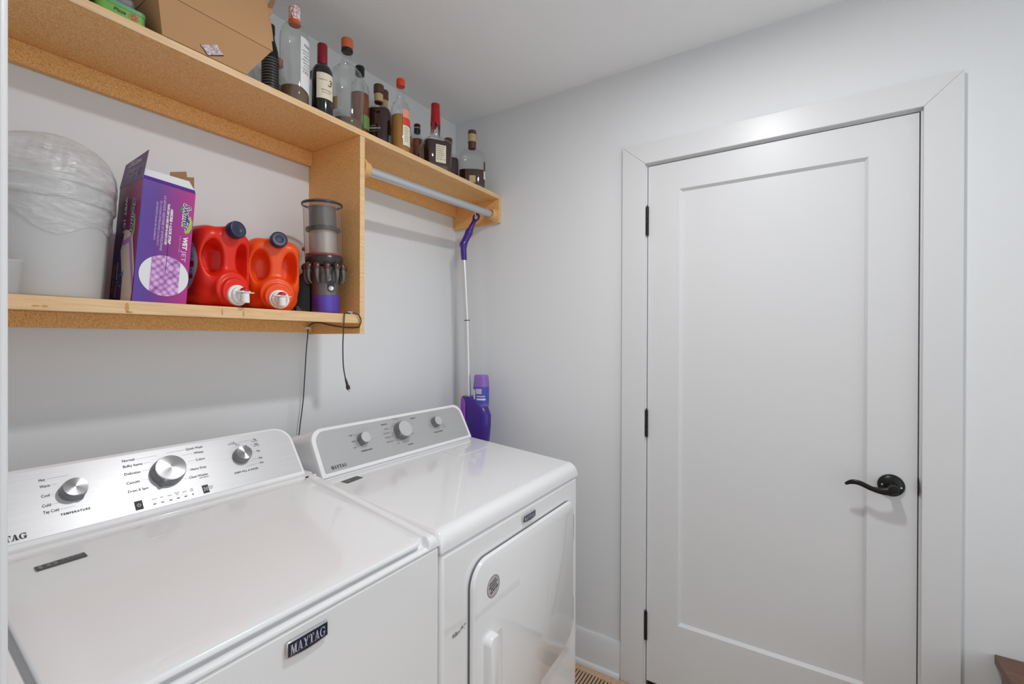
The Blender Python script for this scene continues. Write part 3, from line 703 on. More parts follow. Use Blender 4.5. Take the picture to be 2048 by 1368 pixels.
sp.loft([[(x, a, b) for a, b in pr] for x in (.806, 1.488)]); obj('console_base', sp, M_app, dr, bevel=.002)
tx = MB()
def lab2(s_, u, v, w_, h=.0070, **k): put_text(tx, s_, h, FD, u, v, .0024, width=w_, **k)
serif_word(tx, FD, .8389, .0020, .0098, .0530, .0024)
for s_, u, v, w_ in (('High', .9314, .0906, .011), ('Med', .9334, .0703, .010), ('Low', .9336, .0504, .010), ('Less Dry', 1.0620, .0740, .026), ('Normal', 1.0638, .0591, .021), ('More Dry', 1.0636, .0430, .028), ('Damp Dry', 1.071, .0885, .017)): lab2(s_, u, v, w_)
for s_, u, v, w_ in (('TEMPERATURE', .9548, .0335, .0442), ('AUTO DRY', 1.0630, .1047, .0267), ('AIR DRY', 1.1499, .0172, .0247), ('TIMED DRY', 1.2010, .1068, .0256), ('WRINKLE GUARD', 1.2923, .0369, .0488)): lab2(s_, u, v, w_, h=.0052, bold=.0002)
for s_, u, v, w_ in (('Off', 1.121, .117, .008), ('Cool Down', 1.132, .116, .014), ('Off', 1.108, .030, .007), ('10', 1.132, .028, .005), ('20', 1.143, .028, .005), ('30', 1.153, .030, .005), ('Start', 1.350, .060, .012), ('Push to Start', 1.348, .050, .018), ('60', 1.182, .052, .009)): lab2(s_, u, v, w_, h=.005)
for a in ((.945, .0906, .951, .088), (.947, .0703, .950, .0703), (.946, .0504, .954, .053), (1.0905, .0740, 1.098, .0742), (1.087, .0591, 1.100, .0595), (1.0935, .0430, 1.106, .0435), (1.333, .058, 1.345, .054)): tx.flat(seg(*a, .0004), FD, .0024)
ringpoly(tx, 1.137, .070, .0385, .0389, math.radians(120), math.radians(240), FD, .0024)
ringpoly(tx, .971, .070, .0245, .0249, math.radians(120), math.radians(240), FD, .0024)
split_lettering(tx, lambda x, z: ('brand_lettering', 0) if x < .905 else ('dial_lettering', 1) if x < 1.03 else ('dial_lettering', 2) if x < 1.118 and z > 1.022 else ('dial_lettering', 3) if x < 1.26 and z < 1.04 else ('dial_lettering', 4) if x < 1.26 else ('dial_lettering', 5), M_greyink, po)
knob(dr, FD, .9735, .0715, .0178, .022, M_knobsilver, M_knobgrey, math.radians(-115))
knob(dr, FD, 1.1400, .0705, .0290, .026, M_knobsilver, M_knobgrey, math.radians(-150))
knob(dr, FD, 1.3150, .0745, .0178, .022, M_knobsilver, M_knobgrey, math.radians(60))
def dframe(x, y): return (Vector((x, y, ddz(y)+.001)), (1, 0, 0), Vector((0, 1, .085)).normalized(), Vector((0, -.085, 1)).normalized())
ll = obj('lint_screen_cover', MB().prism(rrect(1.268, 1.470, 1.040, 1.120, .004, 3), (Vector((0, 0, ddz(0)+.0012)), (1, 0, 0), Vector((0, 1, .085)), (0, 0, 1)), .0012), M_app, dr, bevel=.0008)
obj('finger_pull', MB().prism([(1.312, 1.088), (1.376, 1.088), (1.430, 1.108), (1.327, 1.112)], (Vector((0, 0, ddz(0)+.0024)), (1, 0, 0), Vector((0, 1, .085)), (0, 0, 1)), .0012), M_app, ll, bevel=.0005)
fr = dframe(.837, 1.095)
so = obj('top_sticker', MB().flat([(.005, 0), (.066, .008), (.060, .031), (0, .025)], fr, .0008), M_greyink, dtp, smooth=0, label='dark grey sticker on the top')
t_ = MB(); put_text(t_, '10', .013, fr, .010, .0135, .0012, width=.016, bold=.0004, rot=.12); put_text(t_, 'YEAR', .007, fr, .030, .0185, .0012, width=.026, rot=.12)
obj('sticker_lettering', t_, bpy.data.materials['sticker_grey'], so, smooth=0)
badge(dr, 1.143, 1.2145, .8375, .8570, DYF)
# door with one bottom corner cut in a long curve
def dpoly(i):
    p = []
    def arc(cx, cy, r, a0, a1, n=10):
        for k in range(n+1):
            a = math.radians(a0+(a1-a0)*k/n); p.append((cx+(r-i)*math.cos(a), cy+(r-i)*math.sin(a)))
    arc(.8905+.055, .10+.055, .055, 180, 270); arc(1.464-.075, .10+.24, .075, -90, -90, 1)
    p.pop(); p[-1] = (1.20, .10+i)
    for k in range(1, 9):
        t = k/8; a = (1.20, .335); 
    p.pop(); 
    p += [(1.16, .10+i), (1.19, .20+i*.6), (1.205, .29-i*.2+i), (1.235, .322+i), (1.30, .3275+i), (1.36, .331+i), (1.405, .341+i*.8), (1.438, .357-i*.2+i*.6), (1.458-i*.7, .378+i*.3), (1.464-i, .405)]
    arc(1.464-.036, .817-.036, .036, 0, 90); arc(.8905+.062, .817-.062, .062, 90, 180)
    return p
def dprism(i0, y0, y1):
    mb = MB(); mb.loft([[(a, y0, b) for a, b in dpoly(i0)], [(a, y1+.004, b) for a, b in dpoly(i0)], [(a, y1+.0012, b) for a, b in dpoly(i0+.0012)], [(a, y1, b) for a, b in dpoly(i0+.004)]]); return mb
obj('door_gap', dprism(-.0008, DYF-.0005, DYF-.0050), M_gapshade, dr, smooth=30)  # grey plate whose dark colour stands for shade in the door gap
ddo = obj('door', dprism(0, DYF-.0060, DYF-.0165), M_app, dr, smooth=50)
YD = DYF-.0165
for z0, z1 in ((.678, .764), (.396, .477)):
    h = MB().cyl((1.4655, YD+.004, z0), (1.4655, YD+.004, z1), .0030, 12); obj('door_hinge', h, M_steel, ddo)
def handle():
    mb = MB()
    poly = rrect(.934, .985, .30, .620, .02, 8, rs=(.012, .012, .022, .020))
    cx, cz = .962, .46
    def ring(s_, y): return [(cx+(a-cx)*s_, y, cz+(b-cz)*(1-(1-s_)*.2)) for a, b in poly]
    mb.loft([ring(1.02, YD+.001), ring(1.0, YD-.006), ring(.96, YD-.016), ring(.86, YD-.020)]); return mb
obj('door_handle', handle(), M_app, ddo, smooth=50)
obj('handle_pocket', MB().prism(rrect(.985, 1.016, .32, .610, .012, 6), ((0, YD, 0), (1, 0, 0), (0, 0, 1), (0, -1, 0)), .0015), M_appin, ddo, bevel=.001)
FF = ((0, YD, 0), (1, 0, 0), (0, 0, 1), (0, -1, 0))
ov = obj('service_sticker', MB().flat(ellipse(.9755, .733, .0275, .0275), FF, .0006), mat('sticker_silver', srgb(178, 176, 180), .45), ddo, smooth=0, label='round silver service sticker with red rim')
rr = MB(); ringpoly(rr, .9755, .733, .0268, .0280, 0, 2*PI, FF, .0009, 40); obj('sticker_rim', rr, mat('sticker_red', srgb(120, 60, 66), .5), ov, smooth=0)
t_ = MB()
for k, (s_, w_) in enumerate((('APPLIANCE', .032), ('TECHNICIAN', .038), ('SERVICE', .027), ('888 888 8888', .036))):
    d = .0125-k*.0075; a = math.radians(18)
    put_text(t_, s_, .0062 if k < 3 else .0055, FF, .9755-d*math.sin(a)-w_/2*math.cos(a), .733+d*math.cos(a)-w_/2*math.sin(a), .0010, width=w_, bold=.0002, rot=a)
obj('sticker_lettering', t_, M_ink, ov, smooth=0)
obj('clear_tape', MB().flat([(.895, .681), (1.108, .680), (1.103, .700), (.895, .695)], FF, .0008), M_tape, ddo, smooth=0, label='strip of clear tape across the door edge')
FB = ((0, DYF, 0), (1, 0, 0), (0, 0, 1), (0, -1, 0))
tp = obj('clear_tape', MB().flat([(.803, .688), (.885, .681), (.886, .695), (.803, .704)], FB, .0008), M_tape, dr, smooth=0)
random.seed(3); sm = MB()
for k in range(46):
    t = random.random()**.7; u = .884-.052*t; v = .676-.004*t+random.uniform(-.006, .006)*(1-.4*t)
    sm.flat(ellipse(u, v, random.uniform(.0008, .0030), random.uniform(.0006, .0016), 8, random.random()*3), FB, .0010+.00001*k)
obj('tape_grime', sm, mat('grime', srgb(128, 126, 126), .8), tp, smooth=0)

# ================================================================== THINGS ON THE UPPER SHELF
ZU = 2.061 + .0006
def face_cam(x, y, extra=0.0): return -math.atan2(x, y)+extra
def bottle(label, x, y, rot=0.0, prof=None, sx=1, sy=1, pw=2.0, glass=None, liq=None, liq_h=None, cap=None, group='bottles on the top shelf', base=.0, wall=.0022, n=40, name='liquor_bottle'):
    """glass body (thin shell, closed foot), liquid inside it, cap profile"""
    t = thing(name, label, 'bottle', (x, y, ZU), face_cam(x, y, rot), group)
    gmat = glass or M_glass
    rz = lambda pr, d: [(max(r-d, .0005), z) for r, z in pr]
    mb = MB().lathe([(.0006, 0.0)]+prof, n, sx, sy, pw, cap0=True, cap1=False)
    if glass is None: mb.lathe([(.0006, .0042)]+[(max(r-.0013, .001), max(z, .0042)) for r, z in prof if z > .003], n, sx, sy, pw, cap0=False, cap1=False)
    obj('glass_body', mb, gmat, t, world=False, smooth=50)
    if liq:
        inner = [(r-wall, z) for r, z in prof if z <= liq_h]
        hi = next((q for q in prof if q[1] > liq_h), prof[-1]); lo = [q for q in prof if q[1] <= liq_h][-1]
        k = (liq_h-lo[1])/max(1e-6, hi[1]-lo[1]); rr = lo[0]+(hi[0]-lo[0])*k-wall
        inner = [(max(r, .002), max(z, .004)) for r, z in inner if z >= 0]
        obj('liquid', MB().lathe([(.0006, .0038)]+inner+[(rr, liq_h), (.0006, liq_h)], n, sx, sy, pw, cap0=False, cap1=False), liq, t, world=False, smooth=50)
    if cap:
        cm, cprof = cap
        obj('cap', MB().lathe(cprof, 32, cap0=True, cap1=True), cm, t, world=False, smooth=40)
    return t
def wrap(parent, prof, z0, z1, a0, a1, m, sx=1, sy=1, pw=2.0, off=.0006, name='paper_label', nseg=14, z1b=None, z0b=None, texts=()):
    """label patch hugging the bottle; angle 0 looks at the front (-y), + to the right"""
    def rad(z):
        for (r0, q0), (r1, q1) in zip(prof, prof[1:]):
            if q0 <= z <= q1 and q1 > q0: return r0+(r1-r0)*(z-q0)/(q1-q0)
        return prof[-1][0]
    def P(a, z, e=0):
        th = a-PI/2; c, d = math.cos(th), math.sin(th); r = rad(z)+off+e
        return (sx*r*math.copysign(abs(c)**(2/pw), c), sy*r*math.copysign(abs(d)**(2/pw), d), z)
    rows = 6; vs = []
    for j in range(rows+1):
        for i in range(nseg+1):
            k = i/nseg; lo = z0+((z0b if z0b is not None else z0)-z0)*k; hi = z1+((z1b if z1b is not None else z1)-z1)*k
            vs.append(P(a0+(a1-a0)*k, lo+(hi-lo)*j/rows))
    fs = [(j*(nseg+1)+i, j*(nseg+1)+i+1, (j+1)*(nseg+1)+i+1, (j+1)*(nseg+1)+i) for j in range(rows) for i in range(nseg)]
    mb = MB().add(vs, fs)
    lo_ = obj(name, mb, m, parent, world=False, smooth=60)
    for (s_, size, ka, z, wd, tm, sh) in texts:
        tv, tf = text_mesh(s_, size, 'LEFT', sh)
        if not tv: continue
        xs_ = [p[0] for p in tv]; w_ = max(xs_)-min(xs_); kk = wd/w_; rr_ = rad(z)*sx
        q = MB().add([P(a0+(a1-a0)*ka+(p[0]-min(xs_))*kk/rr_, z+p[1], .0005) for p in tv], tf)
        obj('lettering', q, tm, lo_, world=False, smooth=0)
    return lo_
def lines(a, b, z0, dz, n, rnd=0):
    return [(''.join('il'[(i*7+k*3) % 2] for k in range(10+(i*5) % 6)), dz*.55, a, z0-i*dz, b*(.7+.3*((i*37) % 10)/10), M_greyink, 0) for i in range(n)]

# tall clear bottle, patterned cap
pA = [(.036, 0), (.0400, .003), (.0420, .010), (.0420, .205), (.0410, .220), (.0370, .236), (.0300, .247), (.0210, .253), (.0165, .258), (.0155, .262), (.0152, .285)]
pA = [(r*.955, z*.965) for r, z in pA]
b = bottle('tall clear glass bottle with an orange and white patterned cap and white label', .800, 1.290, 0, pA, liq=M_tea, liq_h=.052)
mcap = mat('scale_pattern_cap', (.9, .9, .9, 1), .4)
v_ = coords(mcap, (1, 1, .75)); vo = nd(mcap, 'ShaderNodeTexVoronoi', feature='DISTANCE_TO_EDGE'); vo.inputs['Scale'].default_value = 95; vo.inputs['Randomness'].default_value = .35; lk(mcap, v_, vo.inputs['Vector'])
lk(mcap, ramp(mcap, vo.outputs['Distance'], [(.050, srgb(226, 84, 26)), (.075, srgb(236, 236, 240))]), pb(mcap).inputs['Base Color'])
obj('cap', MB().lathe([(.0160, .250), (.0162, .2955), (.0150, .2975)], 32), mcap, b, world=False, smooth=40)
obj('cap_band', MB().lathe([(.0166, .247), (.0167, .257)], 32), M_orange, b, world=False, smooth=40)
wrap(b, pA, .050, .198, .42, 1.55, M_labelw, z0b=.035, texts=[('AGAVE', .011, .22, .176, .024, M_ink, 0)]+[(s_, sz, .10+.05*(i % 3), .160-i*.009, .024-.003*(i % 2), M_greyink, 0) for i, (s_, sz) in enumerate((('imported', .006), ('silver spirit', .006), ('distilled and', .006), ('bottled for', .006), ('100% de', .006), ('40% ALC VOL', .005), ('750 ML', .006), ('il lilil ill', .010)))])
# small wine bottle, burgundy foil
pB = [(.027, 0), (.0300, .003), (.0310, .008), (.0310, .135), (.0300, .148), (.0250, .160), (.0180, .168), (.0145, .170), (.0140, .209), (.0140, .229)]
b = bottle('small dark wine bottle with a burgundy foil top and cream label', .890, 1.285, 0, pB, glass=M_winedark, cap=(M_burg, [(.0148, .172), (.0150, .174), (.0150, .2320), (.0140, .2340)]))
wrap(b, pB, .054, .133, -.55, 1.25, M_label, texts=[('3', .030, .60, .104, .016, M_ink, .25), ('reserva', .006, .12, .112, .024, M_greyink, 0), ('cabernet sauvignon', .006, .25, .081, .032, M_greyink, 0), ('red wine 2019', .005, .30, .073, .026, M_greyink, 0)])
swv = MB()
def wavy(a): return a
ringpoly(swv, .0105, .104, .0080, .0090, .3, 5.6, ((0, -.0316, 0), (1, 0, 0), (0, 0, 1), (0, -1, 0)), .0014)
# big clear bottle, copper cap
pC = [(.048, 0), (.0520, .004), (.0540, .012), (.0540, .165), (.0525, .185), (.0460, .203), (.0350, .216), (.0240, .225), (.0195, .235), (.0165, .265), (.0150, .290)]
b = bottle('large clear glass bottle with a copper cap and small tan side label', .995, 1.302, 0, pC, liq=M_tea, liq_h=.035, cap=(M_copper, [(.0185, .282), (.0190, .284), (.0190, .312), (.0178, .314)]))
wrap(b, pC, .058, .100, -1.35, -.55, M_labeltan, texts=lines(.08, .026, .095, .006, 6))
obj('cap_ring', MB().lathe([(.0178, .272), (.0186, .274), (.0186, .281), (.0178, .282)], 32), M_blackcap, b, world=False, smooth=40)
# amber bottle with green label behind it
pD = [(.030, 0), (.0330, .004), (.0335, .010), (.0335, .185), (.0322, .210), (.0300, .232), (.0200, .248), (.0150, .258), (.0140, .280)]
b = bottle('amber bottle with a green striped label half hidden behind the large clear bottle', 1.106, 1.375, 0, pD, liq=M_amber, liq_h=.200, cap=(M_blackcap, [(.0160, .272), (.0165, .300), (.0150, .302)]))
wrap(b, pD, .070, .118, .2, 1.6, M_labelgreen)
# flat-sided whiskey bottles
pE = [(.044, 0), (.0485, .004), (.0500, .012), (.0500, .128), (.0490, .142), (.0440, .156), (.0340, .166), (.0220, .171), (.0160, .174), (.0150, .190)]
capE = (M_woodcap, [(.0150, .182), (.0158, .183), (.0158, .214), (.0182, .2145), (.0186, .218), (.0186, .240), (.0176, .242)])
def flask(label, x, y, rot=0.0, liq_h=.160, k=1.0, zk=1.0):
    pr = [(r*k, z*zk) for r, z in pE]; liq_h *= zk
    t = bottle(label, x, y, rot, pr, 1.0, .56, 3.0, liq=M_whiskey, liq_h=liq_h, cap=(M_woodcap, [(r, z*zk) for r, z in capE[1]]))
    obj('neck_band', MB().lathe([(.0165, .186*zk), (.0165, .211*zk)], 28), M_labeltan, t, world=False, smooth=40)
    return t, pr
b, pr = flask('dark whiskey bottle with white lettering, standing left of the red-capped bottle', 1.182, 1.362, math.radians(-18), zk=1.10)
q = MB(); fr_ = ((0, -.0288, 0), (1, 0, 0), (0, 0, 1), (0, -1, 0))
put_text(q, 'RESERVE', .0085, fr_, -.024, .094, .0004, width=.040, bold=.0001); q.flat(seg(-.022, .103, .000, .1045, .0006), fr_, .0004); q.flat(seg(-.024, .083, .006, .0845, .0006), fr_, .0004)
obj('lettering', q, M_white, b, world=False, smooth=0)
q = MB().flat([(-.026, .018), (.004, .018), (.004, .046), (-.026, .040)], fr_, .0003); obj('paper_label', q, M_labeltan, b, world=False, smooth=0)
wrap(b, pr, .040, .072, .95, 1.45, M_labelw, 1.0, .56, 3.0, texts=lines(.06, .008, .068, .005, 5)); wrap(b, pr, .075, .112, .95, 1.45, M_labelbrown, 1.0, .56, 3.0)
b, pr = flask('whiskey bottle with a wood cap, tucked right behind the lettered whiskey bottle', 1.262, 1.425, zk=1.24)
# clear bottle with red screw cap
pF = [(.030, 0), (.0330, .003), (.0340, .008), (.0340, .150), (.0330, .165), (.0280, .180), (.0195, .190), (.0150, .197), (.0135, .240), (.0130, .255)]
b = bottle('clear bottle of amber liquid with a red screw cap and coral label', 1.207, 1.272, 0, pF, liq=M_gold, liq_h=.134, cap=(M_redcap, [(.0152, .247), (.0155, .248), (.0155, .255), (.0150, .2555), (.0155, .256), (.0155, .271), (.0140, .273)]))
wrap(b, pF, .122, .152, .25, 1.5, M_labelpink); wrap(b, pF, .094, .1215, .25, 1.5, M_labelred); wrap(b, pF, .020, .0935, .25, 1.5, M_label, texts=lines(.15, .018, .085, .008, 7))
# amber black-capped bottle and its small neighbour
pG = [(.028, 0), (.0305, .004), (.0310, .010), (.0310, .150), (.0300, .168), (.0230, .180), (.0150, .187), (.0125, .194), (.0120, .205)]
pG = [(r, z*1.075) for r, z in pG]
b = bottle('amber bottle with a black cap behind the space right of the coral label', 1.464, 1.440, 0, pG, liq=M_amber, liq_h=.182, cap=(M_blackcap, [(.0135, .213), (.0140, .214), (.0140, .249), (.0128, .251)]))
obj('cap_band', MB().lathe([(.0142, .232), (.0142, .236)], 28), M_labeltan, b, world=False, smooth=40)
pH = [(.018, 0), (.0200, .003), (.0205, .008), (.0205, .105), (.0190, .118), (.0130, .126), (.0110, .130), (.0105, .135)]
b = bottle('small brown bottle with a dark cap right beside the coral-labelled bottle', 1.302, 1.335, 0, pH, liq=M_amber, liq_h=.112, cap=(M_woodcap, [(.0125, .130), (.0130, .131), (.0130, .152), (.0120, .154)]))
# square bottle under red wax
pI = [(.047, 0), (.0520, .004), (.0540, .012), (.0575, .118), (.0560, .132), (.0480, .142), (.0340, .150), (.0240, .158), (.0200, .172), (.0180, .215)]
pI = [(r*(1.06 if z < .14 else 1), z) for r, z in pI]
b = bottle('square whiskey bottle with a dripping red wax top and cream labels', 1.449, 1.320, math.radians(20), pI, 1.0, 1.0, 4.6, liq=M_whiskey, liq_h=.128, n=56)
def wax():
    n = 48; random.seed(5); dr_ = [0]*n
    for c, wd, ln in ((3, 2, .062), (10, 3, .022), (16, 2, .050), (23, 3, .030), (30, 2, .066), (37, 3, .026), (43, 2, .045)):
        for i in range(n):
            d = min((i-c) % n, (c-i) % n); dr_[i] = max(dr_[i], ln*math.exp(-(d/wd)**2))
    zs = [(.3000, .0150), (.2990, .0180), (.285, .0186), (.280, .0180), (.275, .0190), (.235, .0205)]
    rings = [[(r*math.cos(2*PI*i/n), r*math.sin(2*PI*i/n), z) for i in range(n)] for z, r in zs]
    for f_ in (.4, .8, 1.0):
        ring = []
        for i in range(n):
            z = .225-dr_[i]*f_; r = .0212 if z > .172 else .0212+(.172-z)*.45
            ring.append((r*math.cos(2*PI*i/n), r*math.sin(2*PI*i/n), z))
        rings.append(ring)
    return MB().loft(rings, cap0=True, cap1=False)
obj('wax_top', wax(), M_redwax, b, world=False, smooth=50)
def face_label(parent, ang, r, u0, u1, z0, z1, m, tilt=.032, texts=()):
    c, s_ = math.cos(ang), math.sin(ang); N = Vector((s_, -c, 0)); U = Vector((c, s_, 0)); V = (Vector((0, 0, 1))+N*tilt).normalized()
    fr = (N*r, U, V, N); o_ = obj('paper_label', MB().flat([(u0, z0), (u1, z0), (u1, z1), (u0, z1)], fr, .0), m, parent, world=False, smooth=0)
    q = MB()
    for (s, sz, u, v, wd, sp_) in texts: put_text(q, s, sz, fr, u, v, .0004, width=wd)
    if texts: obj('lettering', q, M_ink, o_, world=False, smooth=0)
face_label(b, 0.0, .0586, -.020, .024, .036, .108, M_label, texts=[(s_, .0065, -.016, .100-i*.0085, .034-.004*(i % 3), 0) for i, s_ in enumerate(('KENTUCKY', 'STRAIGHT', 'BOURBON', 'WHISKY', 'HANDMADE', 'ALC 45% VOL', 'ill lili ll'))])
face_label(b, -PI/2, .0586, -.016, .034, .020, .112, M_labeltan)
# clear-topped flask and dark one behind it
b, pr = flask('dark whiskey bottle squeezed in behind the square red-wax bottle', 1.630, 1.405, 0, .150)
wrap(b, pr, .030, .052, .9, 1.4, M_labelw, 1.0, .56, 3.0)
pJ = [(r*1.20, z*1.04) for r, z in pE]
b = bottle('rightmost bottle, clear shoulders over dark whiskey with a brown cap', 1.664, 1.292, 0, pJ, 1.0, .5, 2.8, liq=M_whiskey, liq_h=.082,
           cap=(M_woodcap, [(.0160, .182), (.0176, .184), (.0176, .205), (.0186, .206), (.0186, .262), (.0176, .264)]))
obj('neck_band', MB().lathe([(.0189, .212), (.0189, .246)], 28), M_labeltan, b, world=False, smooth=40)
wrap(b, pJ, .040, .076, .95, 1.42, M_labelw, 1.0, .5, 2.8, texts=lines(.06, .010, .072, .006, 5)); wrap(b, pJ, .077, .118, .95, 1.42, M_labelbrown, 1.0, .5, 2.8)
face_label(b, 0, .0305, -.012, .016, .020, .052, M_labeltan, 0)
ringpoly(swv := MB(), -.024, .150, .0095, .0105, 0, 2*PI, ((0, -.0245, 0), (1, 0, 0), (0, 0, 1), (0, -1, 0)), .0)
# black bottle beside the carton, and two that peep out behind
pK = [(.021, 0), (.0230, .003), (.0235, .008), (.0235, .150), (.0215, .175), (.0150, .200), (.0120, .212), (.0115, .235)]
b = bottle('slim black bottle with rows of white lettering next to the brown carton', .766, 1.360, 0, pK, glass=M_labelblack, cap=(M_blackcap, [(.0130, .228), (.0130, .250), (.0120, .252)]))
q = MB()
for i in range(15):
    z = .144-i*.0085
    tv, tf = text_mesh('lorem'[:0]+('il'*9), .0052)
    xs_ = [p[0] for p in tv]; kk = .046/(max(xs_)-min(xs_))
    q.add([(.0242*math.sin(-1.1+p[0]*kk/.0235), -.0242*math.cos(-1.1+p[0]*kk/.0235), z+p[1]+.003*math.sin(p[0]*40)) for p in tv], tf)
obj('lettering', q, mat('pale_print', (.42, .42, .43, 1), .5), b, world=False, smooth=0)
pL = [(.030, 0), (.0330, .003), (.0335, .008), (.0335, .120), (.0300, .140), (.0200, .155), (.0140, .165), (.0135, .200)]
b = bottle('bottle of yellow liquid peeping out behind the carton and the slim black bottle', .752, 1.452, 0, pL, liq=M_olive, liq_h=.098, cap=(M_copper, [(.0150, .19), (.0150, .212)]))
b = bottle('amber bottle seen between the slim black bottle and the tall patterned-cap bottle', .836, 1.440, 0, pL, liq=M_amber, liq_h=.118, cap=(M_copper, [(.0150, .19), (.0150, .212)]))
b = bottle('pale yellow bottle peeping out behind the small wine bottle', .945, 1.405, 0, pL, liq=M_olive, liq_h=.085, cap=(M_blackcap, [(.0150, .19), (.0150, .212)]))

# ---- brown takeaway carton: tapering tray with a lid folded over its front
cb = thing('takeaway_carton', 'brown kraft takeaway carton with a small photo sticker, overhanging the shelf edge', 'carton', (.54, 1.33, ZU))
def carton_tray():
    x0, x1, y0, y1 = .446, .632, 1.2325, 1.415; X0, X1, Y0, Y1 = .464, .679, 1.198, 1.440; X0 = .412; h = .074
    mb = MB(); r0 = [(x0, y0), (x1, y0), (x1, y1), (x0, y1)]; r1 = [(.424, Y0), (.679, Y0), (.679, Y1), (.424, Y1)]
    mb.loft([[(a, b, ZU) for a, b in r0], [(a, b, ZU+h) for a, b in r1]]); return mb
tray = obj('carton_tray', carton_tray(), M_kraft, cb, smooth=0)
def carton_lid():
    mb = MB(); z0, z1 = ZU+.0745, ZU+.225
    mb.loft([[(.422, 1.196, z0), (.681, 1.196, z0), (.681, 1.442, z0), (.422, 1.442, z0)], [(.430, 1.222, z1), (.677, 1.222, z1), (.677, 1.420, z1), (.430, 1.420, z1)]])
    return mb
lidc = obj('carton_lid', carton_lid(), M_kraft, cb, smooth=0)
tab = MB().prism([(0, .080), (.0015, .080), (.013, .092), (.011, .112), (.020, .118), (.020, .150), (.017, .185), (.026, .200), (.026, .224), (0, .224)], ((.6800, 1.2035, ZU), (1, .10, 0), (-.03, .13, 1), (0, 1, 0)), .0012)
obj('torn_flap', tab, M_kraft, cb, smooth=0)
obj('torn_flap', MB().prism([(0, 0), (.016, .004), (.018, .030), (.010, .038), (.004, .020)], ((.684, 1.232, ZU+.205), (1, 0, .3), (.2, 0, 1), (0, 1, 0)), .0012), M_kraft2, cb, smooth=0)
obj('tab_slot', MB().flat(ellipse(.4365, ZU+.0772, .0060, .0036, 20), ((0, 1.1951, 0), (1, 0, 0), (0, 0, 1), (0, -1, 0)), 0), M_gap, lidc, smooth=0)
N_ = Vector((0, -.074, -.0345)).normalized(); V_ = Vector((0, -.0345, .074)).normalized()
fr_ = (Vector((0, 1.2325, ZU)), Vector((1, 0, 0)), V_, N_)
mph = mat('photo_sticker', (.6, .5, .5, 1), .4); v_ = coords(mph); lk(mph, ramp(mph, noise(mph, v_, 160, 4), [(.35, srgb(150, 120, 124)), (.6, srgb(226, 214, 216))]), pb(mph).inputs['Base Color'])
SK = [(0.5208, 0.0167), (0.5537, 0.0332), (0.572, 0.0183), (0.5399, 0.0022)]
stk = obj('photo_sticker', MB().flat(SK, fr_, .0006), mph, tray, smooth=0, label='small pinkish photo sticker')
obj('sticker_border', MB().flat([SK[3], SK[2], (SK[2][0]+.001, SK[2][1]-.0025), (SK[3][0]-.001, SK[3][1]-.0025)], fr_, .0009).flat([SK[0], SK[3], (SK[3][0]-.002, SK[3][1]-.001), (SK[0][0]-.002, SK[0][1])], fr_, .0009), M_blackcap, stk, smooth=0)

# ---- tins and boxes left of the carton
tn = thing('green_tin', 'flat green tin with lettering and a red flower, front left of the carton', 'tin', (.37, 1.29, ZU))
obj('tin_body', MB().loft([[(a, b, z) for a, b in rrect(.334-i, .419+i, 1.239-i, 1.330+i, .012, 5)] for i, z in ((-.001, ZU), (0, ZU+.001), (0, ZU+.019))]), M_tin, tn, smooth=40)
obj('tin_lid', MB().loft([[(a, b, z) for a, b in rrect(.333-i, .420+i, 1.238-i, 1.331+i, .012, 5)] for i, z in ((0, ZU+.0192), (0, ZU+.028), (-.003, ZU+.030))]), M_tinlid, tn, smooth=40)
q = MB(); fr_ = ((0, 1.2388, 0), (1, 0, 0), (0, 0, 1), (0, -1, 0)); put_text(q, 'Pizza', .0105, fr_, .361, ZU+.0105, .0004, width=.021, bold=.0002, shear=.2); obj('tin_lettering', q, M_blackcap, tn, smooth=0)
q = MB()
for k in range(10): q.flat(ellipse(.396+.0045*math.cos(k*.63), ZU+.010+.0046*math.sin(k*.63), .0028, .0013, 10, k*.63), fr_, .0003+.00001*k)
obj('flower_print', q, M_labelred, tn, smooth=0)
q = MB()
for k in range(9): q.flat(ellipse(.396+.0095*math.cos(k*.7), ZU+.010+.0072*math.sin(k*.7), .0026, .0010, 10, k*.7+1), fr_, .0002+.00001*k)
obj('leaf_print', q, M_labelgreen, tn, smooth=0)
gt = thing('grey_case', 'flat grey plastic case lying on top of the green tin', 'case', (.37, 1.30, ZU+.030))
obj('case_body', MB().loft([[(a, b, z) for a, b in rrect(.326-i, .405+i, 1.252-i, 1.345+i, .010, 5)] for i, z in ((-.002, ZU+.0305), (0, ZU+.033), (0, ZU+.052), (-.004, ZU+.056))]), M_grey, gt, smooth=40)
gb = thing('black_box', 'black printed box standing between the grey case and the carton', 'box', (.385, 1.40, ZU))
obj('box_body', MB().box(.340, .404, 1.352, 1.460, ZU, ZU+.165), M_labelblack, gb, bevel=.001)
q = MB(); fr_ = ((0, 1.352, 0), (1, 0, 0), (0, 0, 1), (0, -1, 0))
for k in range(11): put_text(q, 'il'*13, .0045, fr_, .343, ZU+.066+k*.0075, .0004, width=.056)
obj('box_lettering', q, M_white, gb, smooth=0)
pg = thing('beige_container', 'beige plastic container at the left of the green tin', 'container', (.31, 1.29, ZU))
obj('container_body', MB().loft([[(a, b, z) for a, b in rrect(.262-i, .328+i, 1.243-i, 1.330+i, .014, 5)] for i, z in ((-.004, ZU), (-.001, ZU+.02), (0, ZU+.075))]), M_pinkgrey, pg, smooth=40)

# ================================================================== THINGS ON THE LOWER SHELF
ZL = 1.454 + .0006
